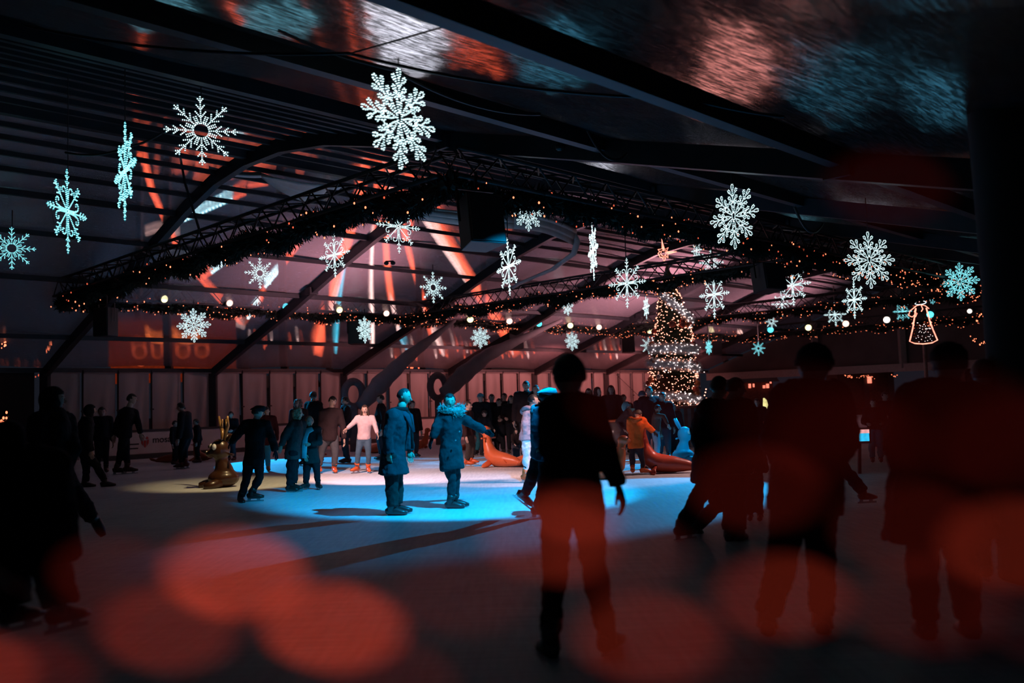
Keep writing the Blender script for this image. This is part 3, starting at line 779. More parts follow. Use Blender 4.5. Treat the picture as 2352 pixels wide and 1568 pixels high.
for i in range(80):
    y = rnd.uniform(-5, 40); w = 18 + (y + 5) * .28; link_copy(bulb_me[1] if i % 2 else mw, 'dress_bulb', t, ap(rnd.uniform(-w, w) * .85, y), sc=.55)
mb = MB(); mb.loft([ap(2, 46), Vector((ap(2, 0).x, ap(2, 0).y, 0))], .07, 8); mb.build('pole', mat('pole_grey', (.2, .18, .18), .5, .4), t)
# ------------------------------------------------------------------ fairground rides outside, seen through the clear roof
rr = glow('ride_red', (1, .13, .055), 3.5); rw = glow('ride_white', (1, .62, .55), 4.4); rc = glow('ride_cyan', (.06, .62, .85), 3.4); rcb = glow('ride_bulb_cyan', (.7, 1, 1), 9.0)
ro_ = glow('ride_orange', (1, .20, .05), 1.5); rdim = glow('ride_red_dim', (1, .16, .08), 1.1)
FD = 62.0
hub = px(868, 345, FD)
t = thing('ferris_wheel', 'big wheel outside with glowing red and white spokes seen through the roof', 'ferris wheel', Vector((hub.x, hub.y, 0)))
def seg(x0, y0, x1, y1, w, m_, nm='spoke', D=FD, n=6, par=None):
    a = px(x0, y0, D); b = px(x1, y1, D); r = w / F * D / 2
    mb = MB(); mb.loft([a.lerp(b, i / n) for i in range(n + 1)], r, 8); return mb.build(nm, m_, par or t)
seg(862, 370, 735, 840, 20, rr); seg(852, 380, 765, 760, 10, rw); seg(800, 620, 776, 835, 5, rc)
seg(868, 360, 866, 560, 7, rr); seg(862, 560, 862, 835, 6, rw)
seg(872, 360, 906, 720, 13, rr); seg(925, 800, 946, 835, 5, rc); seg(905, 720, 925, 800, 5, rw)
seg(880, 360, 915, 560, 6, rw); seg(890, 400, 1000, 800, 10, rr); seg(975, 735, 1025, 838, 6, rw); seg(882, 380, 960, 560, 7, rr)
seg(940, 440, 1195, 838, 20, rr); seg(960, 500, 1105, 700, 15, rw); seg(950, 420, 1080, 600, 5, rdim)
seg(985, 415, 1180, 560, 14, rdim); seg(1020, 390, 1230, 480, 10, rdim)
# upper spokes and curved rim
seg(862, 330, 805, -40, 12, rr); seg(868, 330, 856, -40, 10, rr); seg(872, 330, 905, 150, 6, rw); seg(850, 340, 700, -20, 12, rdim)
mb = MB(); mb.loft([px(x, y, FD) for x, y in ((1000, -60), (1040, -10), (1080, 50), (1115, 100), (1140, 140), (1168, 180))], .42, 8); mb.build('rim', rr, t)
mb = MB(); mb.loft([px(x, y, FD) for x, y in ((540, 10), (565, 50), (600, 85), (680, 110))], .40, 8); mb.build('rim', rr, t)
mb = MB(); mb.loft([hub + Vector((0, -.6, 0)), hub + Vector((0, .6, 0))], 1.2, 16); mb.build('hub', mat('ride_dark', (.03, .03, .03), .6), t)
mb = MB(); mb.loft([hub, Vector((hub.x - 6, hub.y + 6, 0))], .3, 8); mb.loft([hub, Vector((hub.x + 6, hub.y + 6, 0))], .3, 8); mb.build('support', mat('ride_dark', (.03, .03, .03), .6), t)
# swing ride at the left: curved red boom, cyan light bars
b0 = px(470, 600, 50); t2 = thing('swing_ride', 'fairground ride at left with crossed red bars and cyan bulb strips', 'fairground ride', Vector((b0.x, b0.y, 0)))
def s2(x0, y0, x1, y1, w, m_, nm): return seg(x0, y0, x1, y1, w, m_, nm, 50.0, 4, t2)
s2(322, 370, 352, 470, 10, rr, 'red_bar'); s2(352, 470, 410, 590, 9, rr, 'red_bar'); s2(436, 632, 562, 770, 8, rr, 'red_bar')
s2(360, 585, 410, 535, 4, rdim, 'thin_bar'); s2(440, 655, 470, 630, 4, rdim, 'thin_bar'); s2(560, 772, 596, 725, 5, rdim, 'thin_bar')
for (x0, y0, x1, y1, n_) in ((425, 530, 540, 482, 14), (490, 650, 541, 612, 10), (612, 680, 655, 630, 10), (572, 752, 600, 715, 8)):
    s2(x0, y0, x1, y1, 7, rc, 'cyan_strip')
    mb = MB()
    for i in range(n_):
        p_ = px(x0 + (x1 - x0) * (i + .5) / n_, y0 + (y1 - y0) * (i + .5) / n_, 49.7); mb.ell(p_, .075, nu=6, nv=4)
    tag(mb.build('strip_bulbs', rcb, t2), kind='stuff')
for (x0, y0, x1, y1) in ((541, 482, 570, 470), (575, 455, 620, 450), (472, 660, 492, 648), (655, 630, 692, 582), (600, 715, 612, 690)): s2(x0, y0, x1, y1, 9, rr, 'red_bar')
for (x0, x1, y_) in ((338, 415, 560), (503, 565, 772)):
    mb = MB(); mb.loft([px(x0 + (x1 - x0) * i / 12, y_ - 9 * math.sin(PI * i / 12), 50) for i in range(13)], .13, 8); mb.build('gondola_canopy', glow('ride_white_dim', (1, .6, .55), 1.1), t2)
mb = MB(); mb.loft([px(560, 775, 50.4), Vector((px(560, 775, 50.4).x, 51, 0))], .35, 8); mb.build('tower', mat('ride_dark', (.03, .03, .03), .6), t2)
# drop tower at far left
b0 = px(315, 300, 46); t3 = thing('drop_tower', 'slim tower ride with a vertical column of red lamps at upper left', 'tower ride', Vector((b0.x, b0.y, 0)))
for i, y_ in enumerate((170, 188, 206, 224, 242, 262, 285, 310, 335)): s2
for i, y_ in enumerate((175, 195, 215, 237, 260, 310, 332, 384, 402)):
    p_ = px(314 + (i % 3) * 1.5 + max(0, i - 6) * 8, y_, 46); mb = MB(); mb.ell(p_, (.16, .1, .12), nu=8, nv=6); mb.build('lamp', rr, t3)
mb = MB(); mb.loft([px(344, -20, 46), px(338, 60, 46), px(330, 115, 46)], .16, 8); mb.build('lit_mast', rr, t3)
mb = MB(); mb.bar(Vector((b0.x, b0.y + .3, 0)), px(322, 100, 46.3), .3, .3); mb.build('mast', mat('ride_dark', (.03, .03, .03), .6), t3)
# banks of bulbs for ride fronts seen through the roof, some added as snowflake reflections
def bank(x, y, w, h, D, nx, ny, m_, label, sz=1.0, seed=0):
    rd = random.Random(seed); c = px(x, y, D); t_ = thing('ride_glint_panel', label, 'ride lights', c, 'ride bulb panels and added reflection panels above the near roof')
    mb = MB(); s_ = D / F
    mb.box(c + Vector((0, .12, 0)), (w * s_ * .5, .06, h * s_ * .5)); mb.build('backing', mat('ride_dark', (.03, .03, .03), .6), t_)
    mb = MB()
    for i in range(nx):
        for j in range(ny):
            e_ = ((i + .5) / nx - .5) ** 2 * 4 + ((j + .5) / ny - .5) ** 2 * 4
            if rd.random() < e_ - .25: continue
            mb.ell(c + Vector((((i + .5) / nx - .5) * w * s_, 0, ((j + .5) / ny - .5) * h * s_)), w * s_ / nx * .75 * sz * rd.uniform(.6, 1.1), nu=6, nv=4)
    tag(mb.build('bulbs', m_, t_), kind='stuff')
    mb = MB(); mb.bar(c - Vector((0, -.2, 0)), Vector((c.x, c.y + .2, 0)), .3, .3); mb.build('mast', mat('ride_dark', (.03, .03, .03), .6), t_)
ww = glow('glint_bulb_white', (.85, .9, 1.0), 7.0); wr2 = glow('ride_bulb_rose', (1, .36, .30), 4.0); cy2 = glow('ride_glint_teal', (.16, .50, .62), 2.4)
bank(950, 55, 190, 260, 45, 16, 20, ww, 'brightest added white panel imitating a snowflake reflection behind the roof at top centre', 1.2, 1)  # panel added in place of a snowflake's reflection in the film
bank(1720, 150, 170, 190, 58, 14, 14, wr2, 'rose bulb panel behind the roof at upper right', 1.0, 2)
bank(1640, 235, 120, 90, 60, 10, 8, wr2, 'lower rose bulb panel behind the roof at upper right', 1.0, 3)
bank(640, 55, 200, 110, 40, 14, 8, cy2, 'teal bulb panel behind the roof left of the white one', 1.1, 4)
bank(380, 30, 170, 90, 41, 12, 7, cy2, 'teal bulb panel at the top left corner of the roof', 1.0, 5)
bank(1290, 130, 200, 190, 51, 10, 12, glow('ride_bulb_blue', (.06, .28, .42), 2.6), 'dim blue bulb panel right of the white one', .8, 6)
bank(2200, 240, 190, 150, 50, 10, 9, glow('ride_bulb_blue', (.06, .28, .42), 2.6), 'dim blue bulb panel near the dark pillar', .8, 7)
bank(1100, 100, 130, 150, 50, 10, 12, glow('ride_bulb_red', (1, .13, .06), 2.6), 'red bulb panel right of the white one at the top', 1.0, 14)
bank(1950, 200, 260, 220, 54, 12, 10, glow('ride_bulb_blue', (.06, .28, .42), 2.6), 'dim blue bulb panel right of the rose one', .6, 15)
bank(1712, 378, 90, 34, 57, 12, 5, ww, 'added white panel imitating a snowflake reflection below the wide roof beam at right', 1.0, 10)  # from here, panels added to imitate snowflake reflections in the roof
bank(1398, 385, 70, 50, 55, 8, 6, ww, 'added white panel imitating a snowflake reflection right of the wide roof beam start', .9, 11)
bank(2025, 487, 60, 18, 54, 8, 3, ww, 'thin added panel imitating a white snowflake reflection above the dense tilted snowflake', .9, 12)
bank(1850, 510, 60, 36, 56, 8, 5, cy2, 'small added panel imitating a teal snowflake reflection above the cable loop at right', 1.0, 13)  # also added as a reflection glint
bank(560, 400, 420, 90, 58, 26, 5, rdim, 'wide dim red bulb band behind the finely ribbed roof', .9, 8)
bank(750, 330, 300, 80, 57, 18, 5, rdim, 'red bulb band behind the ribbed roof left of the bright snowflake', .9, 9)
# orange sign with round letters
def text(txt, size, mats, parent, loc, rot, name='lettering', ex=.01, spacing=1.0):
    cu_ = bpy.data.curves.new(name, 'FONT'); cu_.body = txt; cu_.size = size; cu_.extrude = ex; cu_.align_x = 'CENTER'; cu_.align_y = 'CENTER'; cu_.space_character = spacing
    cu_.offset = size * .012
    tmp = bpy.data.objects.new('tmp', cu_); C.objects.link(tmp)
    me = bpy.data.meshes.new_from_object(tmp.evaluated_get(bpy.context.evaluated_depsgraph_get()))
    bpy.data.objects.remove(tmp); me.materials.clear(); me.materials.append(mats)
    o = bpy.data.objects.new(name, me); C.objects.link(o); o.rotation_euler = rot
    if parent is not None: o.parent = parent; o.location = Vector(loc) - worldpos(parent)
    else: o.location = loc
    return o
c = px(400, 800, 42); t = thing('orange_sign', 'glowing orange sign with round letters outside the tent at left', 'sign', Vector((c.x, c.y, 0)))
mb = MB(); mb.box(px(400, 815, 42.3), (6.0, .2, 2.6)); mb.build('sign_board', glow('sign_board_glow', (1, .10, .03), .10), t)

for q_ in (369, 431):
    mb = MB(); mb.loft([px(q_ + 27 * math.cos(a), 784 + 17 * math.sin(a), 42.0) for a in [PI * i / 12 for i in range(13)]], .11, 8); mb.build('lettering', ro_, t)
text('OUIOO', .95, glow('sign_letter_dim', (1, .13, .04), .5), t, px(395, 824, 42.0), (PI / 2, 0, 0), ex=.05, spacing=1.25)
mb = MB(); mb.bar(px(400, 815, 42.5) * 1.0, Vector((c.x, 42.5, 0)), .3, .3); mb.build('post', mat('ride_dark', (.03, .03, .03), .6), t)
# lit stalls outside the back wall, glimpsed above the eave
for (x, y, n_, w, seed, lab) in ((1120, 828, 26, 230, 1, 'row of flame red stall lights above the tarpaulin right of centre'), (1400, 822, 10, 60, 2, 'red stall lights above the tarpaulin left of the tree'), (935, 838, 10, 60, 3, 'small red stall lights above the tarpaulin at centre'), (640, 815, 10, 130, 4, 'dim red stall lights above the tarpaulin at left')):
    rd = random.Random(seed); D = 54; c = px(x, y, D); t_ = thing('market_stall', lab, 'stall', Vector((c.x, c.y, 0)), 'market stalls outside behind the far wall')
    mb = MB(); mb.box(Vector((c.x, c.y + 1.6, 1.4)), (w * D / F, 2.6, 2.8)); mb.build('stall_hut', mat('ride_dark', (.03, .03, .03), .6), t_)
    mb = MB(); mb.add([Vector((c.x - w * D / F / 2 - .2, c.y + .2, 2.8)), Vector((c.x + w * D / F / 2 + .2, c.y + .2, 2.8)), Vector((c.x + w * D / F / 2 + .2, c.y + 1.6, 3.6)), Vector((c.x - w * D / F / 2 - .2, c.y + 1.6, 3.6)), Vector((c.x - w * D / F / 2 - .2, c.y + 3, 2.8)), Vector((c.x + w * D / F / 2 + .2, c.y + 3, 2.8))], [(0, 1, 2, 3), (3, 2, 5, 4)]); mb.build('roof', mat('ride_dark', (.03, .03, .03), .6), t_)
    for i in range(n_):
        p_ = px(x - w / 2 + w * (i + rd.random()) / n_, y + rd.uniform(-14, 10), D); mb = MB(); mb.ell(p_, (.05, .05, rd.uniform(.05, .16)), nu=6, nv=5); mb.build('stall_lamp', rr if i % 4 else rw, t_)
# ------------------------------------------------------------------ beyond the open end: market huts
def hut(x0, x1, ytop, D, label, lights, seed):
    rd = random.Random(seed); a = px(x0, 930, D); b = px(x1, 930, D); zt = px((x0 + x1) / 2, ytop, D).z
    t_ = thing('market_hut', label, 'market hut', Vector(((a.x + b.x) / 2, D, 0)), 'market huts beyond the open end of the tent')
    w = b.x - a.x; cx = (a.x + b.x) / 2
    mb = MB(); mb.box(Vector((cx, D + 1.2, zt / 2)), (w, 2, zt)); mb.build('hut_wall', mat('hut_wood', (.06, .03, .025), .8, 0, .3), t_)
    mb = MB(); mb.add([Vector((a.x - .3, D - .2, zt)), Vector((b.x + .3, D - .2, zt)), Vector((b.x + .3, D + 1.2, zt + .8)), Vector((a.x - .3, D + 1.2, zt + .8))], [(0, 1, 2, 3)]); mb.build('hut_roof', mat('ride_dark', (.03, .03, .03), .6), t_)
    for (x, y, wx, hy, m_) in lights:
        p_ = px(x, y, D - .05); s_ = D / F; mb = MB(); mb.box(p_, (wx * s_, .06, hy * s_)); mb.build('lit_window', m_, t_)
lr = glow('stall_red', (1, .22, .14), 1.6); ly = glow('stall_yellow', (.85, .75, .3), 1.2); lc = glow('screen_cyan', (.02, .50, .85), 1.5); lp = glow('screen_pink', (1, .45, .45), 1.3)
hut(1670, 1780, 878, 56, 'market hut with small red lit openings right of the tree', [(1679, 889, 7, 16, lr), (1692, 890, 6, 18, lr), (1722, 886, 5, 10, lr), (1731, 885, 3, 8, lr), (1755, 888, 5, 7, lr), (1763, 886, 6, 10, lr), (1770, 878, 3, 5, lr)], 1)
hut(1930, 2060, 852, 54, 'market hut with a red lit doorway behind the hatted silhouette', [(1997, 872, 9, 16, lr)], 2)
hut(2225, 2300, 838, 50, 'market hut with a few lamps at the far right', [(2250, 850, 4, 3, lr)], 3)
def fairy_row(pts, D, n_, label, seed, me=None):
    rd = random.Random(seed); c = px(*pts[0], D); t_ = thing('fairy_light_string', label, 'light string', c, None)
    L_ = [px(x, y, D) for x, y in pts]
    mb = MB(); mb.loft(L_, .012, 4); mb.build('light_wire', cab, t_)
    for i in range(n_):
        k_ = rd.random() * (len(L_) - 1); i0 = int(k_); p_ = L_[i0].lerp(L_[i0 + 1], k_ - i0) + Vector((0, -.05, rd.uniform(-.12, .05)))
        link_copy(me or bulb_me[0], 'fairy_bulb', t_, p_, sc=rd.uniform(1.2, 2.4))
fairy_row([(1938, 862), (1962, 866), (1990, 863), (2015, 866)], 52, 26, 'orange fairy lights above the doorway behind the hatted silhouette', 1)
fairy_row([(2046, 861), (2060, 863)], 52, 6, 'short run of orange fairy lights left of the capped silhouette', 2)
fairy_row([(2232, 852), (2262, 848), (2290, 846), (2300, 848)], 40, 16, 'fairy lights near the dark pillar at right', 3)
fairy_row([(2225, 770), (2250, 785), (2285, 787)], 30, 18, 'faint string of lights under the roof at far right', 4)
fairy_row([(2240, 735), (2262, 715), (2290, 712)], 30, 16, 'string of lights right of the white lamp at far right', 5)
fairy_row([(-10, 800), (8, 790), (20, 785)], 26, 10, 'orange lights at the left edge below the roof', 6)
fairy_row([(108, 815), (118, 795), (130, 782)], 30, 8, 'three orange lights hanging at the left by the dark curtain', 7)
fairy_row([(0, 862), (30, 860), (62, 858), (95, 862)], 40, 22, 'faint row of lights on the dark stall at the left edge', 8, bulb_me[1])
fairy_row([(-6, 995), (4, 980), (12, 968), (20, 955)], 12, 30, 'bright cluster of fairy lights at the left edge beside the nearest silhouette', 9)
# curved yellow lit scarf stand and cyan screen seen between the silhouettes
c = px(1758, 930, 40); t_ = thing('lit_banner', 'narrow pale yellow lit banner between the silhouettes at right', 'banner', Vector((c.x, c.y, 0)))
mb = MB(); pts = [px(x, y, 40) for x, y in ((1754, 914), (1757, 920), (1759, 930), (1757, 940), (1756, 946))]
mb.loft(pts, [(.03, .02), (.09, .03), (.13, .03), (.08, .03), (.04, .02)], 8, ax=(1, 0, 0)); mb.build('banner_cloth', glow('stall_yellow', (.85, .75, .3), 1.2), t_)
mb = MB(); mb.bar(Vector((c.x, c.y + .1, 0)), px(1757, 910, 40.1), .03, .03); mb.build('pole', cab, t_)
c = px(1972, 998, 16); t_ = thing('info_screen', 'bright screen showing a pink band over a cyan field', 'screen', Vector((c.x, c.y, 0)))
mb = MB(); mb.box(px(1974, 1000, 16.04), (50 * 16 / F, .06, 36 * 16 / F)); mb.build('screen_frame', cab, t_)
mb = MB(); s_ = 16 / F; mb.box(px(1974, 1004, 16), (44 * s_, .02, 18 * s_)); mb.build('screen_field', lc, t_)
mb = MB(); mb.box(px(1974, 991, 16), (44 * s_, .02, 9 * s_)); mb.build('screen_band', lp, t_)
mb = MB(); mb.bar(Vector((c.x, c.y + .06, 0)), px(1974, 1010, 16.06), .05, .05); mb.build('stand', cab, t_)
# ------------------------------------------------------------------ heating ducts of soft fabric
dm = mat('duct_fabric', (.17, .155, .16), .8, 0, .1, 3, .3, 5)
def duct(pts, rad, ring, rr_, D, label):
    c = px(*pts[0], D[0]); t_ = thing('fabric_duct', label, 'air duct', Vector((c.x, c.y, c.z - .3)), 'soft fabric heating ducts along the far wall')
    L_ = [px(x, y, d) for (x, y), d in zip(pts, D)]; mb = MB(); R_ = []
    Ls = []; 
    for i in range(len(L_) - 1):
        for k_ in range(6): Ls.append(L_[i].lerp(L_[i + 1], k_ / 6)); R_.append((rad[i] + (rad[i + 1] - rad[i]) * k_ / 6) * (1 + .06 * math.sin(len(Ls) * 1.9)))
    Ls.append(L_[-1]); R_.append(rad[-1])
    mb.loft(Ls, [(a, a * .75) for a in R_], 14); mb.build('duct_sleeve', dm, t_, smooth=True)
    c = px(*ring, D[0] + .5); mb = MB(); mb.loft([c + Vector((rr_ * .62 * math.cos(a * PI / 12), .25 * math.cos(a * PI / 12), rr_ * math.sin(a * PI / 12))) for a in range(24)], .13, 8, closed=True)
    mb.build('duct_elbow', mat('duct_elbow', (.14, .11, .115), .8), t_, smooth=True)
    mb = MB(); mb.bar(Vector((c.x, c.y, 0)), c - Vector((0, 0, rr_)), .25, .25); mb.build('heater_pipe', mat('duct_elbow', (.14, .11, .115), .8), t_)
duct([(828, 935), (870, 885), (930, 825), (985, 782), (1045, 735)], [.20, .32, .24, .15, .06], (812, 905), .42, [29, 29.5, 30, 31, 32], 'grey fabric duct rising from behind the long-haired girl')
duct([(1020, 905), (1062, 862), (1120, 815), (1190, 782), (1290, 735)], [.26, .34, .26, .16, .06], (1006, 888), .42, [32, 32.5, 33, 34, 36], 'grey fabric duct rising from behind the woman in the parka')
# draped white cloths under the roof
cl = mat('draped_cloth', (.45, .47, .48), .75, 0, .1, 3, .3, 4)
def drape(A, B, n_, sag, wdt, label):
    mb = MB(); vs = []; fs = []; m_ = 8
    for i in range(n_ + 1):
        s_ = i / n_; a = A[0].lerp(A[1], s_); b = B[0].lerp(B[1], s_)
        for j in range(m_ + 1):
            q_ = j / m_; p_ = a.lerp(b, q_) - Vector((0, 0, sag * 4 * s_ * (1 - s_) + .06 * math.sin(q_ * 14)))
            vs.append(p_)
    for i in range(n_):
        for j in range(m_): fs.append((i * (m_ + 1) + j, (i + 1) * (m_ + 1) + j, (i + 1) * (m_ + 1) + j + 1, i * (m_ + 1) + j + 1))
    mb.add(vs, fs); o = mb.build('draped_cloth', cl, smooth=True); md = o.modifiers.new('sol', 'SOLIDIFY'); md.thickness = .01; tag(o, label, 'cloth', 'cloths draped under the roof')
drape((px(480, 386, 20), px(600, 402, 20)), (px(480, 390, 20.3), px(600, 398, 20.3)), 8, .05, 0, 'thin cloth strip behind the eight armed snowflake')
drape((px(600, 400, 20), px(790, 425, 19.5)), (px(602, 404, 20.4), px(700, 458, 20.4)), 10, .06, 0, 'teal lit cloth hanging in a triangle above the near truss')
drape((px(930, 470, 19), px(1180, 488, 22)), (px(930, 492, 19), px(1180, 520, 22)), 14, .05, 0, 'teal lit cloth behind the big speaker')
drape((px(1180, 488, 22), px(1325, 528, 26)), (px(1180, 520, 22), px(1318, 560, 26)), 10, -.12, 0, 'pale cloth band curving right of the big speaker')
mb = MB(); mb.loft([px(1316, 530, 26), px(1326, 555, 26), px(1318, 582, 26), px(1270, 618, 27), px(1190, 652, 28), px(1176, 662, 28)], [(.1, .05), (.14, .06), (.12, .06), (.11, .05), (.10, .05), (.05, .04)], 8); tag(mb.build('draped_cloth', cl, smooth=True), 'twisted cloth rope hanging below the pale band', 'cloth', 'cloths draped under the roof')

# ------------------------------------------------------------------ foreground string of red bulbs right in front of the lens
gl = {3: glow('near_bulb_bright', (1, .085, .035), 2.6), 2: glow('near_bulb_mid', (1, .085, .04), .8), 1: glow('near_bulb_soft', (1, .07, .04), .27), 0: glow('near_bulb_faint', (1, .06, .04), .10)}
NEAR = [(-60, 1540, .15, 2), (55, 1560, .14, 1), (180, 1470, .16, 0), (270, 1320, .15, 1), (385, 1445, .14, 2), (540, 1320, .135, 3), (765, 1440, .135, 3), (900, 1560, .15, 1), (1060, 1360, .14, 1), (1000, 1212, .21, 0), (1200, 1180, .17, 0),
        (1265, 1240, .14, 2), (1410, 1265, .13, 1), (1325, 1180, .20, 2), (1490, 1465, .13, 2), (1620, 1500, .15, 0), (1800, 1370, .14, 2), (1740, 1120, .14, 1), (1850, 960, .115, 0), (1950, 1010, .12, 0),
        (2090, 1215, .13, 1), (2130, 1390, .125, 1), (2330, 1250, .13, 2), (2420, 1420, .13, 0), (2200, 980, .10, 0), (1450, 930, .16, 0), (2330, 1020, .12, 0), (2040, 430, .15, 0)]
c = px(1176, 1400, .14)
t = thing('fairy_light_string', 'string of red bulbs hanging right in front of the lens, blurred to large discs', 'light string', c)
for (x, y, D, b_) in NEAR:
    D *= 1.56; p_ = px(x, y, D); r = .0026
    mb = MB(); mb.ell(p_, (r * 1.9, r, r), Matrix.Rotation(math.radians(24), 3, 'Y'), nu=14, nv=10); mb.build('red_bulb', gl[b_], t)
    mb = MB(); mb.loft([p_ + Vector((0, 0, r * 1.1)), p_ + Vector((0, 0, r * 1.9))], .0012, 8); mb.build('bulb_socket', cab, t)
mb = MB()
order = NEAR[:-1]
order = sorted(order, key=lambda q_: q_[0])
P_ = [px(x, y, D * 1.56) + Vector((0, 0, .0055)) for x, y, D, b_ in order]
L_ = []
for a, b in zip(P_, P_[1:]):
    for i in range(4): L_.append(a.lerp(b, i / 4) - Vector((0, 0, .004 * 4 * (i / 4) * (1 - i / 4))))
L_.append(P_[-1]); L_ = [px(-500, 1500, .16)] + L_ + [px(2900, 1300, .13)]
mb.loft(L_, .0006, 5); mb.build('light_wire', cab, t)
mb = MB(); p_ = px(2040, 430, .15); mb.loft([p_ + Vector((0, 0, .008)), px(2040, -300, .15)], .0006, 5); mb.build('light_wire', cab, t)
# thin steel cable at the lower left
mb = MB(); mb.loft([px(-30, 1310, .9), px(120, 1390, .88), px(275, 1475, .86), px(420, 1565, .84), px(520, 1640, .82)], .0009, 6)
tag(mb.build('thin_cable', mat('shiny_wire', (.6, .3, .25), .25, .8)), 'thin shiny wire slanting across the lower left corner', 'cable')
# ------------------------------------------------------------------ lights
w = bpy.data.worlds.new('night'); S.world = w; w.use_nodes = True
w.node_tree.nodes['Background'].inputs[0].default_value = (.012, .014, .022, 1); w.node_tree.nodes['Background'].inputs[1].default_value = .6
def spot(loc, tgt, col, e, ang, blend=.15, rad=.03, nm='stage_and_fill_spot'):
    l = bpy.data.lights.new(nm, 'SPOT'); l.energy = e; l.color = col; l.spot_size = ang; l.spot_blend = blend; l.shadow_soft_size = rad
    o = bpy.data.objects.new(nm, l); C.objects.link(o); o.location = loc
    o.rotation_euler = (Vector(tgt) - Vector(loc)).to_track_quat('-Z', 'Y').to_euler(); return o
def point(loc, col, e, rad=.15, nm='fill_light'):
    l = bpy.data.lights.new(nm, 'POINT'); l.energy = e; l.color = col; l.shadow_soft_size = rad
    o = bpy.data.objects.new(nm, l); C.objects.link(o); o.location = loc; return o
CY = (0, .46, 1); PK = (1, .58, .54); YE = (1, .72, .35)
def beam(lx, ly, LD, gx, gy, radius, col, e, blend=.2):
    """lamp hung at photo position (lx,ly) depth LD; pool centred at ground pixel"""
    a = px(lx, ly, LD); g_ = gr(gx, gy); d = (g_ - a).length; return spot(a, g_, col, e, 2 * math.atan(radius / d), blend)
# ------------------------------------------------------------------ people
_dg = None
def remesh(mb, vox, name, smooth=3, disp=0.0, seed=0):
    me = mb.mesh(name, [])
    ob = bpy.data.objects.new('tmp_remesh', me); C.objects.link(ob)
    md = ob.modifiers.new('r', 'REMESH'); md.mode = 'VOXEL'; md.voxel_size = vox; md.use_smooth_shade = True
    if smooth: s_ = ob.modifiers.new('s', 'SMOOTH'); s_.iterations = smooth; s_.factor = .5
    if disp:
        tx = bpy.data.textures.get('cloth_folds') or bpy.data.textures.new('cloth_folds', 'CLOUDS'); tx.noise_scale = .11; tx.noise_depth = 2
        d_ = ob.modifiers.new('d', 'DISPLACE'); d_.texture = tx; d_.strength = disp; d_.mid_level = .5; d_.texture_coords = 'GLOBAL'
    dg = bpy.context.evaluated_depsgraph_get(); dg.update()
    out = bpy.data.meshes.new_from_object(ob.evaluated_get(dg))
    bpy.data.objects.remove(ob); bpy.data.meshes.remove(me)
    return out
def me_to_mb(me, mi, mb):
    o = len(mb.v); mb.v += [v.co.copy() for v in me.vertices]
    for p in me.polygons: mb.f.append(tuple(i + o for i in p.vertices)); mb.m.append(mi)
    bpy.data.meshes.remove(me)
skin = mat('skin_light', (.55, .34, .26), .55, 0, .06, 20)
eyew = mat('eye_white', (.6, .58, .55), .3); eyed = mat('eye_dark', (.03, .02, .02), .2); lipm = mat('lips', (.40, .13, .12), .5)
def cloth(c, k_='cloth'):
    nm = '%s_%03d_%03d_%03d' % (k_, int(c[0] * 255), int(c[1] * 255), int(c[2] * 255))
    return mat(nm, c, .9, 0, .10, 14, .4, 22, spec=.15)
def hairm(c): return mat('hair_%02d_%02d' % (int(c[0] * 99), int(c[2] * 99)), c, .6, 0, .3, 30, .5, 60, stretch=(1, 1, .15))
def rv_of(th): a = math.radians(th); return Vector((math.cos(a), -math.sin(a), 0))
def fv_of(th): a = math.radians(th); return Vector((math.sin(a), math.cos(a), 0))
def hand(mb, w, d, nrm, L, curl=.35):
    d = d.normalized(); nrm = (nrm - d * nrm.dot(d)); nrm = nrm.normalized() if nrm.length > 1e-3 else d.orthogonal().normalized()
    sd = d.cross(nrm).normalized()
    P_ = L * .52
    mb.loft([w - d * L * .08, w, w + d * P_ * .5, w + d * P_], [(L * .13, L * .10), (L * .17, L * .11), (L * .24, L * .10), (L * .22, L * .08)], 8, ax=sd)
    for i, (o, ln) in enumerate(((-.17, .44), (-.06, .50), (.06, .47), (.17, .36))):
        b = w + d * P_ * .95 + sd * (o * L); pts = [b - d * L * .06, b]; dd = d.copy()
        for j, f_ in enumerate((.42, .33, .25)):
            dd = (dd * math.cos(curl * (.6 + .2 * j)) + nrm * math.sin(curl * (.6 + .2 * j))).normalized(); pts.append(pts[-1] + dd * (ln * f_ * L))
        mb.loft(pts, [L * .052, L * .052, L * .048, L * .043, L * .034], 6)
    b = w + d * (L * .14) - sd * (L * .16); dd = (d * .75 - sd * .55 + nrm * .3).normalized(); p1 = b + dd * L * .2; dd2 = (d * .9 - sd * .1 + nrm * .35).normalized()
    mb.loft([b, p1, p1 + dd2 * L * .16, p1 + dd2 * L * .24], [L * .07, L * .062, L * .052, L * .036], 6)
def head_R(th, pitch=0.0, tilt=0.0):
    f = fv_of(th); r = rv_of(th); up = Vector((0, 0, 1))
    f2 = f * math.cos(pitch) - up * math.sin(pitch); up2 = f * math.sin(pitch) + up * math.cos(pitch)
    r2 = r * math.cos(tilt) + up2 * math.sin(tilt); up3 = up2 * math.cos(tilt) - r * math.sin(tilt)
    return Matrix((r2, f2, up3)).transposed()
def head_fn(d, p):
    x, y, z = d.x, d.y, d.z; q_ = p.copy()
    if z < 0:
        q_.x *= 1 - .36 * (-z) ** 1.3
        if y > 0: q_.y *= 1 - .10 * (-z)
        else: q_.y *= 1 - .42 * (-z) ** .8
    if y > 0 and z > .35: q_.y *= .95
    if y > 0: # sockets, cheeks
        for s_ in (-1, 1): q_ *= 1 - .05 * math.exp(-(((x - s_ * .36) / .17) ** 2 + ((z - .02) / .12) ** 2))
        q_.y *= 1 + .05 * math.exp(-((x / .25) ** 2 + ((z + .78) / .2) ** 2))
    return q_
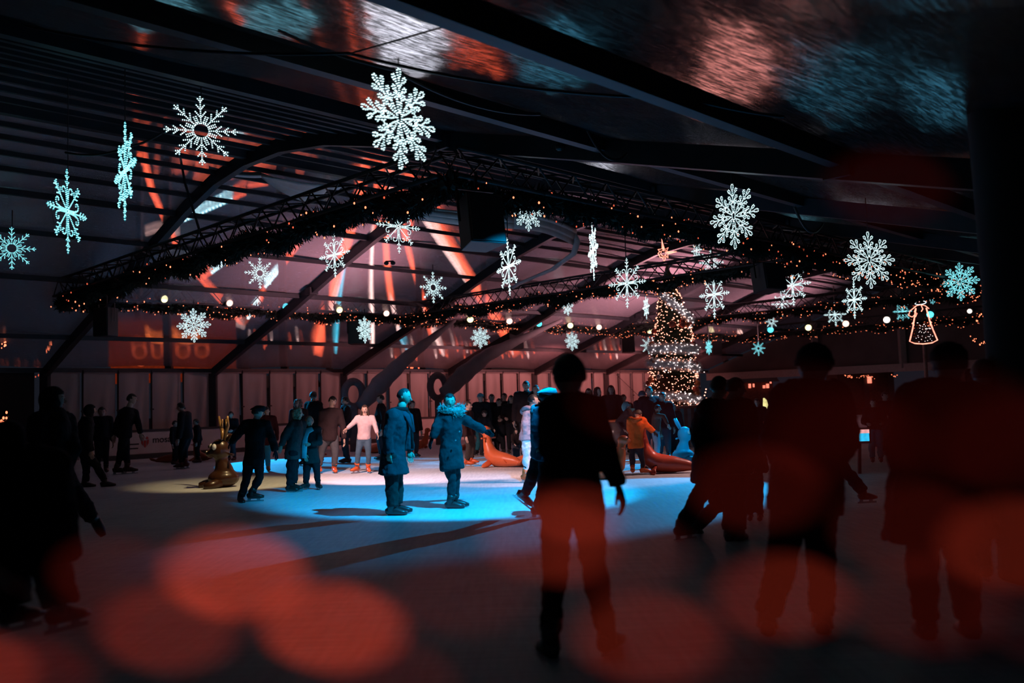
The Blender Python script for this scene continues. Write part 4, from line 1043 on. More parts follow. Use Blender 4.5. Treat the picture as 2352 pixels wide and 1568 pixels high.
def add_head(mb, c, hs, R, fine=True):
    mb.mi = 0
    rx, ry, rz = hs * .70, hs * .86, hs
    mb.ell(c, (rx, ry, rz), R, 22 if fine else 12, 16 if fine else 9, head_fn)
    o = lambda x, y, z: c + R @ Vector((x * hs, y * hs, z * hs))
    mb.loft([o(0, .74, .10), o(0, .86, -.06), o(0, 1.02, -.24), o(0, .84, -.33)], [(hs * .06, hs * .06), (hs * .08, hs * .08), (hs * .13, hs * .09), (hs * .12, hs * .04)], 8)
    for s_ in (-1, 1):
        mb.ell(o(s_ * .70, -.02, -.06), (hs * .07, hs * .14, hs * .2), R, 8, 6)
    if fine:
        for s_ in (-1, 1):
            mb.mi = 1; mb.ell(o(s_ * .26, .735, .03), (hs * .10, hs * .055, hs * .055), R, 8, 6)
            mb.mi = 2; mb.ell(o(s_ * .26, .775, .03), (hs * .045, hs * .03, hs * .05), R, 8, 6)
            mb.loft([o(s_ * .12, .80, .15), o(s_ * .26, .79, .19), o(s_ * .40, .70, .14)], [hs * .025, hs * .03, hs * .015], 5)
        mb.mi = 3; mb.ell(o(0, .80, -.50), (hs * .19, hs * .06, hs * .055), R, 10, 6)
    mb.mi = 0
def add_hair(style, c, hs, R, th, col, parent, seed=0, torso=None):
    rnd = random.Random(seed); nm = 'hair'; o = lambda x, y, z: c + R @ Vector((x * hs, y * hs, z * hs)); mb = MB(); hm = hairm(col)
    k_ = 1.10 if style != 'shaved' else 1.03
    hl = .42 if style in ('short', 'shaved') else .50
    def fn(d, p):
        q_ = head_fn(d, p)
        face = d.y > (.25 if style != 'long' else .42) and d.z < hl + .25 * abs(d.x)
        if style == 'shaved' and (d.y > .62 and d.z > .2 or d.y > .1 and d.z < .55): face = True
        low = d.z < -.30 if style in ('short', 'shaved') else d.z < -.75
        if style in ('bun', 'short', 'shaved') and d.y > -.1 and d.z < .05 and abs(d.x) > .5: low = True
        s_ = .86 if (face or low) else k_
        if not (face or low): s_ += rnd.uniform(0, .035) + (.10 * rnd.random() if style == 'curly' else 0)
        return q_ * s_
    if style in ('short', 'long', 'bun', 'shaved', 'curly'):
        mb.ell(c, (hs * .72, hs * .88, hs * 1.0), R, 26, 20, fn)
    if style == 'long':
        for i in range(26):
            a = -1.9 + 3.8 * i / 25 + rnd.uniform(-.05, .05); x = math.sin(a) * .72; y = -math.cos(a) * .72
            ln = rnd.uniform(1.9, 2.5)
            mb.loft([o(x * .85, y * .85, .35), o(x * 1.08, y * 1.05, -.2), o(x * 1.12, y * 1.05, -.9), o(x * 1.2 + rnd.uniform(-.1, .1), y * 1.1 + .1, -1.5), o(x * 1.15 + rnd.uniform(-.15, .15), y * 1.05 + .18, -ln)], [hs * .14, hs * .18, hs * .18, hs * .15, hs * .04], 6)
    if style == 'curly':
        for i in range(90):
            a = rnd.uniform(-2.3, 2.3); z = rnd.uniform(-1.0, .95); r_ = math.sqrt(max(.05, 1 - z * z * .6)); p_ = o(math.sin(a) * r_ * .85, -math.cos(a) * r_ * .85, z)
            mb.ell(p_, hs * rnd.uniform(.14, .24), nu=7, nv=5)
    if style == 'bun': mb.ell(o(0, -1.0, .05), (hs * .32, hs * .28, hs * .30), R, 12, 9)
    if style == 'pony': 
        mb.ell(c, (hs * .72, hs * .88, hs * 1.0), R, 26, 20, fn)
    if mb.v: mb.build('hair', hm, parent, smooth=True)
def person(label, foot, top, th, J=None, D=None, hth=None, hp=0.0, ht=0.0, jac=(.05, .05, .06), jlen=.50, bulk=.028, tro=(.04, .04, .05), tb=.02, boot=(.03, .03, .03), hair='short', hc=(.03, .02, .015),
           hat=None, hatc=(.05, .05, .05), glove=None, skates=True, toeA=None, toeB=None, collar=None, fur=None, hood=None, scarf=None, skirt=None, lean=0.0, group=None, curl=.4, wid=1.0, child=False, arms=None, flare=0.0, bag=None, extras=None, up=None, hsc=1.0):
    J = J or {}
    if D is None: D = gr(*foot).y
    base = px(foot[0], foot[1], D); base.z = 0
    zt = px(foot[0], top, D).z; H = zt if up is None else up
    hs = H / 7.5 / 2 * (1.15 if child else 1.0) * hsc
    f = fv_of(th); r = rv_of(th); Z = Vector((0, 0, 1))
    def j(k_, dflt):
        if k_ in J:
            q_ = J[k_]; return px(q_[0], q_[1], D + (q_[2] if len(q_) > 2 else 0))
        return dflt
    ln = f * (lean * H)
    pel = j('pel', base + Z * (.53 * H))
    neck = j('neck', base + Z * (.845 * H) + ln * .8)
    head = j('head', neck + Z * (H - .845 * H - hs * 1.0) + (ln * .25) + f * hs * .12)
    sw = .112 * H * wid
    sA = j('sA', neck - Z * (.03 * H) + r * sw); sB = j('sB', neck - Z * (.03 * H) - r * sw)
    pose = {'down': (( .04, .00, -.185), (.045, .03, -.355)), 'hold': ((.05, .02, -.18), (.0, .17, -.20)), 'out': ((.14, .0, -.12), (.27, .02, -.17)), 'fold': ((.04, .03, -.18), (-.06, .13, -.19)), 'front': ((.03, .06, -.17), (.02, .2, -.25))}
    pa_ = pose[arms or 'down']
    def arm(s_, k_): o_ = pa_[k_]; return (r * (s_ * o_[0]) + f * o_[1] + Z * o_[2]) * H
    eA = j('eA', sA + arm(1, 0)); eB = j('eB', sB + arm(-1, 0)); wA = j('wA', sA + arm(1, 1)); wB = j('wB', sB + arm(-1, 1))
    hA = j('hA', pel + r * (.052 * H)); hB = j('hB', pel - r * (.052 * H))
    aA = j('aA', Vector((base.x, base.y, .07 * H)) + r * (.06 * H)); aB = j('aB', Vector((base.x, base.y, .07 * H)) - r * (.06 * H))
    kA = j('kA', hA.lerp(aA, .5) + f * .03 * H); kB = j('kB', hB.lerp(aB, .5) + f * .03 * H)
    near = D < 8.5; mid = D < 19
    vox = .012 if near else (.014 if mid else .026)
    P_ = thing('person', label, 'person', base, group)
    sd = r
    sp = (neck - pel)
    def torso(mb, e, hem=None, fl=0.0):
        S_ = [(pel - sp.normalized() * .03 * H, .088, .068), (pel, .094, .072), (pel + sp * .30, .080, .060), (pel + sp * .62, .092, .068), (pel + sp * .84, .100, .062), (neck - sp * .03, .062, .045), (neck + sp.normalized() * .02 * H, .034, .036)]
        pts = [s_[0] for s_ in S_]; rad = [(s_[1] * H * wid + e, s_[2] * H * wid + e) for s_ in S_]
        if hem is not None:
            lm = (kA + kB) / 2; k0 = pel - (pel - lm) * hem
            pts = [k0, pel - (pel - lm) * hem * .5] + pts[1:]; rad = [(rad[1][0] + fl, rad[1][1] + fl * 1.1), (rad[1][0] + fl * .5, rad[1][1] + fl * .55)] + rad[1:]
        mb.loft(pts, rad, 16, ax=sd)
    def limb(mb, pts, rad): 
        mb.loft(pts, rad, 10)
        for p_, q_ in zip(pts[1:-1], rad[1:-1]): mb.ell(p_, q_ * 1.0, nu=10, nv=8)
    def between(a, b, t_): return a.lerp(b, t_)
    # body
    mb = MB(); torso(mb, 0)
    mb.ell(sA, .036 * H, nu=10, nv=8); mb.ell(sB, .036 * H, nu=10, nv=8)
    for s_, e_, w_ in ((sA, eA, wA), (sB, eB, wB)): limb(mb, [neck.lerp(s_, .6), s_, between(s_, e_, .5), e_, between(e_, w_, .35), w_], [.034 * H, .035 * H, .029 * H, .024 * H, .024 * H, .0155 * H])
    for h_, k_, a_ in ((hA, kA, aA), (hB, kB, aB)): limb(mb, [h_ + Z * .02 * H, h_, between(h_, k_, .5), k_, between(k_, a_, .35), a_], [.05 * H, .052 * H, .045 * H, .032 * H, .033 * H, .020 * H])
    mb.loft([neck - sp.normalized() * .02 * H, head - Z * hs * .3], .034 * H, 10)
    me = remesh(mb, max(vox, .016), 'b'); full = MB(); me_to_mb(me, 4, full)
    R = head_R(hth if hth is not None else th, hp, ht)
    add_head(full, head, hs, R, fine=True)
    # neck skin
    full.mi = 0; full.loft([neck - sp.normalized() * .01 * H, head - Z * hs * .35], [.036 * H, .034 * H], 10)
    full.mi = 5
    for e_, w_, s_ in ((eA, wA, 1), (eB, wB, -1)): hand(full, w_, w_ - e_, (-r * s_ + f * .3), .104 * H, curl)
    gl_ = skin if glove is None else cloth(glove, 'glove')
    body = full.build('body', [skin, eyew, eyed, lipm, mat('under_layer', (.05, .05, .05), .8), gl_], P_, smooth=True)
    # clothing
    mb = MB(); hem = max(0.0, (.53 - jlen) / .26); torso(mb, bulk, hem, flare)
    ar = bulk * .72
    for s_, e_, w_ in ((sA, eA, wA), (sB, eB, wB)): limb(mb, [neck.lerp(s_, .55), s_, between(s_, e_, .5), e_, between(e_, w_, .5), e_.lerp(w_, .97)], [.036 * H + ar, .038 * H + ar, .031 * H + ar, .028 * H + ar, .025 * H + ar, .021 * H + ar])
    if collar: mb.loft([neck - sp.normalized() * .01 * H, neck + sp.normalized() * .035 * H], [(.05 * H, .05 * H), (.045 * H, .048 * H)], 14)
    me = remesh(mb, vox, 'jacket', 3, .040 if near or mid else .02); me.name = 'jacket_mesh'
    for i in range(len(me.materials)): pass
    me.materials.clear(); me.materials.append(cloth(jac)); wp_ = worldpos(P_); me.transform(Matrix.Translation(-wp_))
    me.polygons.foreach_set('use_smooth', [True] * len(me.polygons))
    jo = bpy.data.objects.new('jacket' if jlen > .42 else 'coat', me); C.objects.link(jo); jo.parent = P_
    mb = MB(); mb.loft([pel + sp * .12, pel, pel - Z * .04 * H], [(.088 * H * wid + tb, .066 * H * wid + tb), (.092 * H * wid + tb, .07 * H * wid + tb), (.07 * H + tb, .06 * H + tb)], 14, ax=sd)
    for h_, k_, a_ in ((hA, kA, aA), (hB, kB, aB)): limb(mb, [h_ + Z * .02 * H, h_, between(h_, k_, .5), k_, between(k_, a_, .4), k_.lerp(a_, .93)], [.05 * H + tb, .053 * H + tb, .047 * H + tb, .036 * H + tb, .033 * H + tb, .026 * H + tb * 1.1])
    me = remesh(mb, vox, 'trousers', 3, .045 if near or mid else .02); me.materials.clear(); me.materials.append(cloth(tro)); me.transform(Matrix.Translation(-wp_))
    me.polygons.foreach_set('use_smooth', [True] * len(me.polygons))
    to = bpy.data.objects.new('trousers', me); C.objects.link(to); to.parent = P_
    # boots
    bmt = mat('boot_%02d_%02d' % (int(boot[0] * 99), int(boot[1] * 99)), boot, .35, 0, .1)
    for a_, k_, td in ((aA, kA, toeA), (aB, kB, toeB)):
        fd = f if td is None else (fv_of(td) if not isinstance(td, (tuple, list)) else Vector(td).normalized())
        upv = (k_ - a_).normalized(); upv = (upv - fd * upv.dot(fd)); upv.normalize()
        if td is None or not isinstance(td, (tuple, list)): upv = Z.copy()
        fd_s = fd.cross(upv).normalized(); s_ = H / 1.75 * 1.16
        if child: s_ *= 1.1
        mb = MB(); o = a_ - upv * .035 * s_
        mb.loft([o - fd * .085 * s_ - upv * .01, o - fd * .05 * s_, o + fd * .05 * s_ - upv * .008 * s_, o + fd * .12 * s_ - upv * .02 * s_, o + fd * .175 * s_ - upv * .025 * s_], [(.025 * s_, .03 * s_), (.042 * s_, .052 * s_), (.047 * s_, .046 * s_), (.045 * s_, .034 * s_), (.026 * s_, .02 * s_)], 12, ax=fd_s)
        mb.loft([a_ - upv * .04 * s_ - fd * .02 * s_, a_ + upv * .03 * s_ - fd * .015 * s_, a_.lerp(k_, .30) + upv * .0], [(.05 * s_, .056 * s_), (.046 * s_, .050 * s_), (.056 * s_, .060 * s_)], 12)
        bo = mb.build('ice_skate' if skates else 'boot', bmt, P_, smooth=True)
        if skates:
            z0 = o - upv * (.05 * s_); mb = MB()
            for q_ in (-.05, .09): mb.bar(z0 + fd * q_ * s_ + upv * .02, z0 + fd * q_ * s_ - upv * .03 * s_, .014, .05 * s_, up=fd)
            mb.bar(z0 - fd * .10 * s_ - upv * .036 * s_, z0 + fd * .17 * s_ - upv * .036 * s_, .006, .022, up=upv)
            o2 = mb.build('blade', mat('skate_blade', (.5, .5, .52), .25, .9), None); wp2 = worldpos(bo); l0 = Vector(o2.location); o2.parent = bo; o2.location = l0 - wp2
    # hair and hats
    if hair: add_hair(hair, head, hs, R, th, hc, P_, hash(label) % 1000)
    oh = lambda x, y, z: head + R @ Vector((x * hs, y * hs, z * hs))
    if hat == 'beanie':
        mb = MB(); mb.loft([oh(0, -.02, .12), oh(0, -.04, .30), oh(0, -.05, .7), oh(0, -.06, 1.0), oh(0, -.06, 1.17)], [(hs * .84, hs * 1.0), (hs * .84, hs * 1.0), (hs * .74, hs * .88), (hs * .5, hs * .6), (hs * .12, hs * .15)], 18, ax=R @ Vector((1, 0, 0)))
        mb.loft([oh(0, -.02, .06), oh(0, -.03, .34)], [(hs * .88, hs * 1.04), (hs * .88, hs * 1.04)], 18, ax=R @ Vector((1, 0, 0))); mb.build('beanie', cloth(hatc, 'knit'), P_, smooth=True)
    elif hat == 'cap':
        mb = MB(); mb.loft([oh(0, -.04, .22), oh(0, -.05, .6), oh(0, -.05, .92), oh(0, -.05, 1.08)], [(hs * .80, hs * .96), (hs * .78, hs * .92), (hs * .55, hs * .65), (hs * .12, hs * .15)], 18, ax=R @ Vector((1, 0, 0)))
        mb.add([oh(-.6, .6, .25), oh(-.45, 1.35, .15), oh(.45, 1.35, .15), oh(.6, .6, .25), oh(-.6, .6, .32), oh(-.45, 1.35, .19), oh(.45, 1.35, .19), oh(.6, .6, .32)], [(3, 2, 1, 0), (4, 5, 6, 7), (0, 1, 5, 4), (1, 2, 6, 5), (2, 3, 7, 6)]); mb.build('cap', cloth(hatc, 'knit'), P_, smooth=False)
    elif hat == 'flat':
        mb = MB(); mb.loft([oh(0, .0, .25), oh(0, .05, .45), oh(0, .0, .8), oh(0, -.05, 1.05)], [(hs * .82, hs * .98), (hs * 1.0, hs * 1.25), (hs * .95, hs * 1.1), (hs * .3, hs * .4)], 18, ax=R @ Vector((1, 0, 0))); mb.build('flat_cap', cloth(hatc, 'knit'), P_, smooth=True)
    elif hat == 'hood':
        mb = MB()
        def hf(d, p): return p * (.80 if (d.y > .55 and d.z < .55) else 1.0)
        mb.ell(head - R @ Vector((0, hs * .12, hs * .05)), (hs * 1.02, hs * 1.12, hs * 1.18), R, 22, 16, hf)
        mb.loft([neck - sp.normalized() * .03 * H, neck + Z * .03 * H], [(.085 * H, .07 * H), (.075 * H, .065 * H)], 14, ax=sd); mb.build('hood', cloth(hatc, 'cloth'), P_, smooth=True)
    if hood:
        mb = MB(); c_ = neck - f * .055 * H + Z * .0 * H
        mb.loft([c_ + r * (.08 * H * math.cos(a)) + f * (.05 * H * math.sin(a) + .02 * H) + Z * (.012 * H * math.cos(2 * a)) for a in [2 * PI * i / 14 for i in range(14)]], .026 * H, 8, closed=True); mb.ell(c_ - Z * .03 * H, (.07 * H, .05 * H, .05 * H), nu=12, nv=8); mb.build('hood', cloth(hood), P_, smooth=True)
    if scarf:
        mb = MB(); mb.loft([neck + Z * .012 * H + r * (.052 * H * math.cos(a)) + f * (.055 * H * math.sin(a)) for a in [2 * PI * i / 14 for i in range(14)]], .02 * H, 8, closed=True)
        mb.loft([neck + f * .07 * H, neck + f * .10 * H - Z * .1 * H, neck + f * .10 * H - Z * .3 * H], [(.03 * H, .01 * H)] * 3, 8, ax=r); mb.build('scarf', cloth(scarf), P_, smooth=True)
    if fur:
        rnd = random.Random(5); mb = MB()
        for i in range(1500):
            a = rnd.uniform(0, 2 * PI); c_ = neck + Z * (.012 * H + .02 * H * math.cos(a * 2)) + r * (.10 * H * math.cos(a)) + f * (.07 * H * math.sin(a) + .01 * H)
            d = (r * math.cos(a) + f * math.sin(a) + Vector((rnd.gauss(0, .7), rnd.gauss(0, .7), rnd.gauss(0, .9)))).normalized() * .030 * H; w_ = d.orthogonal().normalized() * .004 * H
            c_ = c_ + Vector((rnd.gauss(0, .010), rnd.gauss(0, .010), rnd.gauss(0, .016))) * H; mb.add([c_ - w_, c_ + w_, c_ + d], [(0, 1, 2)])
        mb.loft([neck + Z * (.01 * H) + r * (.095 * H * math.cos(a)) + f * (.066 * H * math.sin(a) + .01 * H) for a in [2 * PI * i / 16 for i in range(16)]], .026 * H, 8, closed=True); mb.build('fur_collar', cloth(fur, 'fur'), P_)
    if extras: extras(P_, dict(H=H, D=D, head=head, neck=neck, pel=pel, f=f, r=r, sA=sA, sB=sB, wA=wA, wB=wB, sp=sp))
    return P_
ORG = (.72, .13, .035); NAVY = (.02, .04, .05); BLK = (.015, .015, .018); JEAN = (.07, .12, .17); GREY = (.09, .09, .10)
BRN = (.06, .035, .02)
# --- the two lit figures
def coat_lapel(P_, k):
    H = k['H']; mb = MB(); c = k['neck']; f = k['f']; r = k['r']
    for s_ in (-1, 1):
        mb.loft([c + r * (s_ * .05 * H) + f * .01 * H + Vector((0, 0, .02 * H)), c + r * (s_ * .045 * H) + f * .075 * H - Vector((0, 0, .04 * H)), c + r * (s_ * .015 * H) + f * .115 * H - Vector((0, 0, .17 * H))], [(.02 * H, .008 * H), (.028 * H, .008 * H), (.008 * H, .004 * H)], 6)
    mb.build('lapel', cloth((.025, .05, .07)), P_, smooth=True)
person('man with shaved head in a long dark coat standing in profile on blue lit ice', (906, 1181), 890, 97,
       dict(neck=(917, 944), head=(928, 911), pel=(903, 1047), sA=(901, 955, -.17), sB=(926, 955, .17), eA=(889, 1003, -.25), wA=(893, 1042, -.22), eB=(938, 1000, .2), wB=(941, 1036, .16), kA=(900, 1110, -.09), kB=(910, 1108, .1), aA=(902, 1166, -.10), aB=(914, 1160, .10)),
       hth=104, hp=.18, jac=NAVY, jlen=.36, bulk=.042, flare=.05, tro=(.035, .03, .03), tb=.032, hair='shaved', hc=(.03, .03, .03), collar=True, extras=coat_lapel, scarf=(.03, .015, .015))
def parka_btn(P_, k):
    H = k['H']; D = k['D']; mb = MB()
    for (x, y) in ((1055, 990), (1046, 1010)): mb.ell(px(x, y, D - .30), .013, nu=8, nv=6)
    mb.build('button', mat('metal_button', (.6, .6, .62), .2, .9), P_)
    mb = MB(); 
    for a, b in (((1012, 1060), (1016, 1076)), ((1016, 1058), (1022, 1070)), ((1020, 1058), (1024, 1072))): mb.loft([px(*a, D - .1), px(*b, D - .1)], .004, 5)
    mb.build('drawstring', cloth(BLK), P_)
person('woman in a dark parka with fur collar, arms spread, looking back at the camera', (1043, 1166), 901, 128,
       dict(neck=(1036, 945), head=(1033, 922), pel=(1035, 1040), sA=(1014, 956, -.06), sB=(1056, 956, .10), eA=(1002, 982, -.12), wA=(993, 1006, -.12), eB=(1086, 974, .25), wB=(1113, 989, .35), kA=(1038, 1100, -.06), kB=(1046, 1100, .06), aA=(1037, 1152, -.06), aB=(1047, 1148, .07)),
       hth=170, hp=.05, jac=(.014, .034, .04), jlen=.37, bulk=.035, flare=.01, tro=(.03, .03, .035), tb=.010, boot=(.04, .03, .03), hair='bun', hc=(.02, .015, .015), fur=(.30, .28, .27), glove=BLK, toeA=100, toeB=95, extras=parka_btn)
# --- second row
person('smiling long-haired girl in a pale pink jacket and jeans with orange skates', (833, 1086), 926, 180,
       dict(neck=(838, 957), head=(838, 941), pel=(836, 1008), sA=(820, 960), sB=(856, 960), eA=(811, 972, -.1), wA=(797, 984, -.2), eB=(862, 978, -.1), wB=(867, 996, -.2), kA=(823, 1040, -.05), kB=(846, 1040, -.05), aA=(819, 1072), aB=(846, 1074)),
       jac=(.62, .45, .46), jlen=.50, bulk=.02, tro=JEAN, tb=.01, boot=ORG, hair='long', hc=(.05, .025, .015), toeA=215, toeB=160)
person('bearded young man in dark jacket and grey jeans looking down beside the long-haired girl', (752, 1086), 906, 160,
       dict(neck=(760, 941), head=(764, 922), pel=(757, 1003), kA=(738, 1040), kB=(770, 1040), aA=(733, 1072), aB=(768, 1074), wA=(735, 985, -.2), eA=(737, 968, -.05)),
       hth=150, hp=.25, jac=(.035, .02, .022), jlen=.46, bulk=.03, tro=(.09, .09, .10), boot=ORG, collar=True, hc=(.03, .015, .01))
def bear_grip(P_, k): pass
person('capped skater in a black coat seen from behind, leaning on the gold reindeer figure', (573, 1152), 930, 20,
       dict(neck=(588, 966), head=(592, 947), pel=(584, 1052), sA=(612, 975), sB=(566, 975), eA=(624, 1005), wA=(632, 1036), eB=(548, 995, .1), wB=(532, 1015, .2), kA=(596, 1093), kB=(566, 1098), aA=(580, 1132), aB=(553, 1142)),
       hth=60, jac=(.02, .012, .012), jlen=.42, bulk=.035, tro=(.02, .012, .012), tb=.012, boot=(.05, .015, .012), hat='flat', hatc=BLK, toeA=80, toeB=150, glove=BLK)
person('boy in a maroon zip jacket and teal trousers behind the capped skater', (606, 1082), 932, 170,
       dict(neck=(612, 956), head=(612, 944), pel=(609, 1018), kA=(600, 1045), kB=(614, 1042), aA=(556, 1098, -.5), aB=(616, 1072)), hp=.2,
       jac=(.08, .015, .015), jlen=.48, bulk=.02, tro=(.05, .30, .36), boot=ORG, hc=(.02, .02, .02), toeB=160)
person('curly blond woman in a dark wool jacket seen in profile', (671, 1130), 937, 70,
       dict(neck=(682, 967), head=(684, 950), pel=(672, 1040), eA=(654, 1000, -.15), wA=(646, 1024, -.15), sA=(670, 977, -.12), sB=(694, 975, .15), kA=(668, 1083), kB=(676, 1083), aA=(666, 1116), aB=(674, 1112)),
       hth=75, jac=(.05, .05, .05), jlen=.44, bulk=.035, tro=BLK, tb=.03, boot=(.05, .02, .015), hair='curly', hc=(.42, .30, .18), toeA=110, toeB=95)
def teal_scarf(P_, k):
    D = k['D']; mb = MB(); mb.loft([px(x, y, D - dz) for x, y, dz in ((718, 984, .16), (704, 990, .2), (700, 1005, .22), (699, 1030, .22), (698, 1052, .2))], [(.06, .03), (.07, .03), (.055, .02), (.05, .02), (.045, .015)], 8, ax=(1, 0, 0)); mb.build('scarf', cloth((.10, .55, .62)), P_, smooth=True)
person('small child in black with a bright teal scarf, legs apart on skates', (715, 1124), 955, 190,
       dict(neck=(712, 982), head=(710, 969), pel=(716, 1052), kA=(704, 1085), kB=(728, 1085), aA=(702, 1110), aB=(731, 1110)), child=True,
       jac=(.03, .03, .03), jlen=.44, bulk=.03, tro=BLK, tb=.015, boot=(.04, .02, .02), hair='short', hc=(.30, .25, .18), toeA=220, toeB=150, extras=teal_scarf, arms='fold')
person('man in a dark jacket seen from behind against the tarpaulin, left of the bearded man', (722, 1062), 899, 30, jac=(.02, .012, .013), jlen=.47, bulk=.04, hc=(.04, .025, .02))
person('older woman with pale short hair behind the curly blond woman', (688, 1068), 917, 200, jac=(.05, .02, .02), hc=(.25, .16, .13), jlen=.45, hair='curly')
person('person in a dark coat with a pale teal scarf left of the long-haired girl', (797, 1063), 911, 250, jac=(.03, .015, .016), jlen=.36, hc=(.03, .02, .02), boot=(.08, .02, .02), scarf=(.20, .36, .42), arms='hold')
person('dark clad man partly hidden behind the coat man, left side', (878, 1056), 906, 250, dict(wA=(857, 958, -.2), eA=(864, 962, -.1)), jac=(.03, .012, .012), jlen=.45)
person('dark clad man hidden behind the coat man, right side', (950, 1050), 920, 140, jac=(.025, .012, .012), jlen=.40)
person('person in dark clothes on orange skates behind the parka woman', (1078, 1071), 922, 110, dict(aA=(1073, 1058), aB=(1084, 1054)), jac=(.035, .015, .015), tro=(.06, .045, .04), boot=ORG, jlen=.45)
# --- crowd right of the parka woman
person('person in a pale blue cap bending in the crowd right of the parka woman', (1110, 1045), 903, 200, dict(kA=(1099, 1015), kB=(1124, 1012), aA=(1095, 1035), aB=(1121, 1035)), jac=BLK, tro=(.03, .16, .20), hat='cap', hatc=(.12, .42, .50), lean=.04, boot=(.03, .02, .02))
person('dark haired child leaning forward in front of the pale blue cap person', (1112, 1046), 942, 150, jac=BLK, child=True, lean=.06, hp=.5, arms='front')
CR = [(1133, 905, 170, 'short', (.03, .02, .02), 'young man looking down, right of the pale blue cap'), (1150, 915, 200, 'short', (.02, .02, .02), 'dark haired adult at the rink edge left of the long-haired dark girl'),
      (1162, 903, 170, 'short', (.03, .02, .02), 'bystander at the back with face half hidden, second row of the middle crowd'), (1178, 908, 180, 'long', (.02, .015, .015), 'long-haired girl in black facing the camera in the middle crowd'),
      (1196, 925, 190, 'short', (.02, .02, .02), 'short bystander in shade left of the tall standing man')]
for x, tp_, th_, hr, hc_, lab in CR:
    person(lab, (x, 1042 if tp_ > 904 else 1034), tp_, th_, jac=(.022, .014, .015), tro=BLK, hair=hr, hc=hc_, arms='hold')
person('tall adult standing at the back with broad shoulders, above the pink coat child', (1214, 1046), 875, 190, jac=(.03, .018, .018), jlen=.42, bulk=.045, hc=(.05, .03, .03), wid=1.15)
person('bald bystander just right of the tall standing adult', (1236, 1046), 884, 170, jac=(.03, .018, .018), hair='shaved')
person('crouching dark figure on the ice among the orange seal sleds', (1186, 1062), 985, 160, jac=(.02, .012, .012), child=True, lean=.06, arms='front', hair='long')
person('child in a dusty pink hooded coat and white leggings seen in profile', (1208, 1108), 902, 95,
       dict(neck=(1219, 938), head=(1225, 920), pel=(1210, 1005), sA=(1212, 950, -.1), eA=(1206, 975, -.14), wA=(1207, 1000, -.12), kA=(1208, 1050, -.04), kB=(1214, 1050, .05), aA=(1208, 1090, -.04), aB=(1212, 1088, .06)),
       jac=(.38, .24, .25), jlen=.50, bulk=.03, tro=(.70, .66, .66), tb=.008, boot=ORG, hood=(.36, .22, .23), hc=(.02, .015, .015), toeA=100, toeB=95)
person('skater in a teal flat cap and blue padded jacket striding behind the big central silhouette', (1238, 1186), 884, 60,
       dict(neck=(1252, 938), head=(1256, 912), pel=(1250, 1042), sA=(1240, 952, -.15), eA=(1232, 990, -.2), wA=(1240, 1025, -.15), kB=(1222, 1096, .1), aB=(1206, 1134, .25), kA=(1248, 1112, -.05), aA=(1236, 1164, -.05)),
       hth=75, jac=(.025, .10, .15), jlen=.47, bulk=.045, tro=BLK, tb=.02, boot=BLK, hat='flat', hatc=(.05, .28, .33), toeA=95, toeB=(.75, .1, -.62), hood=(.03, .13, .17))
# --- central silhouette
person('big central silhouette seen from behind, one arm hanging out to the right', (1318, 1502), 825, 8,
       dict(neck=(1312, 915), head=(1306, 866), pel=(1310, 1118), sA=(1360, 938), sB=(1264, 940), eA=(1394, 1040), wA=(1420, 1118), eB=(1258, 1030, .12), wB=(1290, 1080, .22), kA=(1362, 1290), kB=(1276, 1290), aA=(1396, 1455), aB=(1262, 1470)),
       hth=-25, jac=(.012, .010, .012), jlen=.49, bulk=.026, tro=(.012, .010, .012), tb=.014, boot=(.02, .012, .012), hc=(.01, .01, .01), toeA=30, toeB=-15, glove=BLK, curl=.5, wid=.98, hsc=1.12)
# --- crowd and group right of it
person('long-haired woman with face lit, leftmost in the row right of the central silhouette', (1357, 1040), 892, 180, jac=(.05, .02, .02), hair='long', hc=(.03, .015, .01))
person('long-haired woman in profile, second in the row right of the central silhouette', (1377, 1046), 889, 130, jac=(.05, .02, .02), hair='long', hc=(.03, .015, .01))
person('tall long-haired woman standing alone against the tarpaulin left of the tree', (1409, 1042), 885, 180, jac=(.06, .025, .025), hair='long', hc=(.05, .025, .02), jlen=.40)
person('bystander with pale face behind the bending adult left of the tree', (1437, 1040), 906, 190, jac=(.05, .02, .02), hc=(.03, .02, .02))
person('adult in dark clothes bending over the orange jacket child', (1432, 1080), 918, 120,
       dict(neck=(1448, 942), head=(1440, 934), pel=(1440, 1000), kA=(1428, 1040), aA=(1421, 1068), eA=(1420, 968), wA=(1432, 985, -.1), kB=(1470, 1040, .3), aB=(1486, 1066, .3)), hth=140, hp=.4, jac=(.06, .035, .035), tro=(.03, .02, .025), jlen=.46, bulk=.035, hat='hood', hatc=(.10, .34, .40), boot=(.05, .02, .02), toeA=160)
person('child in an orange puffer jacket seen from behind, reaching towards the seal sled', (1463, 1090), 946, 25,
       dict(neck=(1462, 962), head=(1466, 952, .1), pel=(1460, 1022), sA=(1476, 965), eA=(1488, 980), wA=(1502, 992), sB=(1448, 965), eB=(1446, 985, .15), wB=(1456, 1000, .3), kA=(1474, 1050), kB=(1452, 1050), aA=(1478, 1076), aB=(1453, 1076)),
       hth=40, hp=.5, jac=(.75, .12, .02), jlen=.47, bulk=.045, tro=(.04, .025, .03), tb=.012, boot=ORG, hood=(.62, .11, .025), toeA=100, toeB=10, child=True, glove=BLK, hair='short')
person('person with a blue knitted cap standing behind the bending adult', (1480, 1046), 898, 150, jac=(.03, .03, .035), hat='beanie', hatc=(.04, .16, .22), jlen=.4)
person('dark clad adult left of the tree foot, broad and tall', (1497, 1050), 888, 170, jac=(.03, .018, .02), jlen=.40, bulk=.045)
person('man standing right in front of the tree trunk with dark round head', (1527, 1052), 901, 180, jac=(.025, .014, .014), jlen=.42, bulk=.035, hc=(.02, .01, .01))
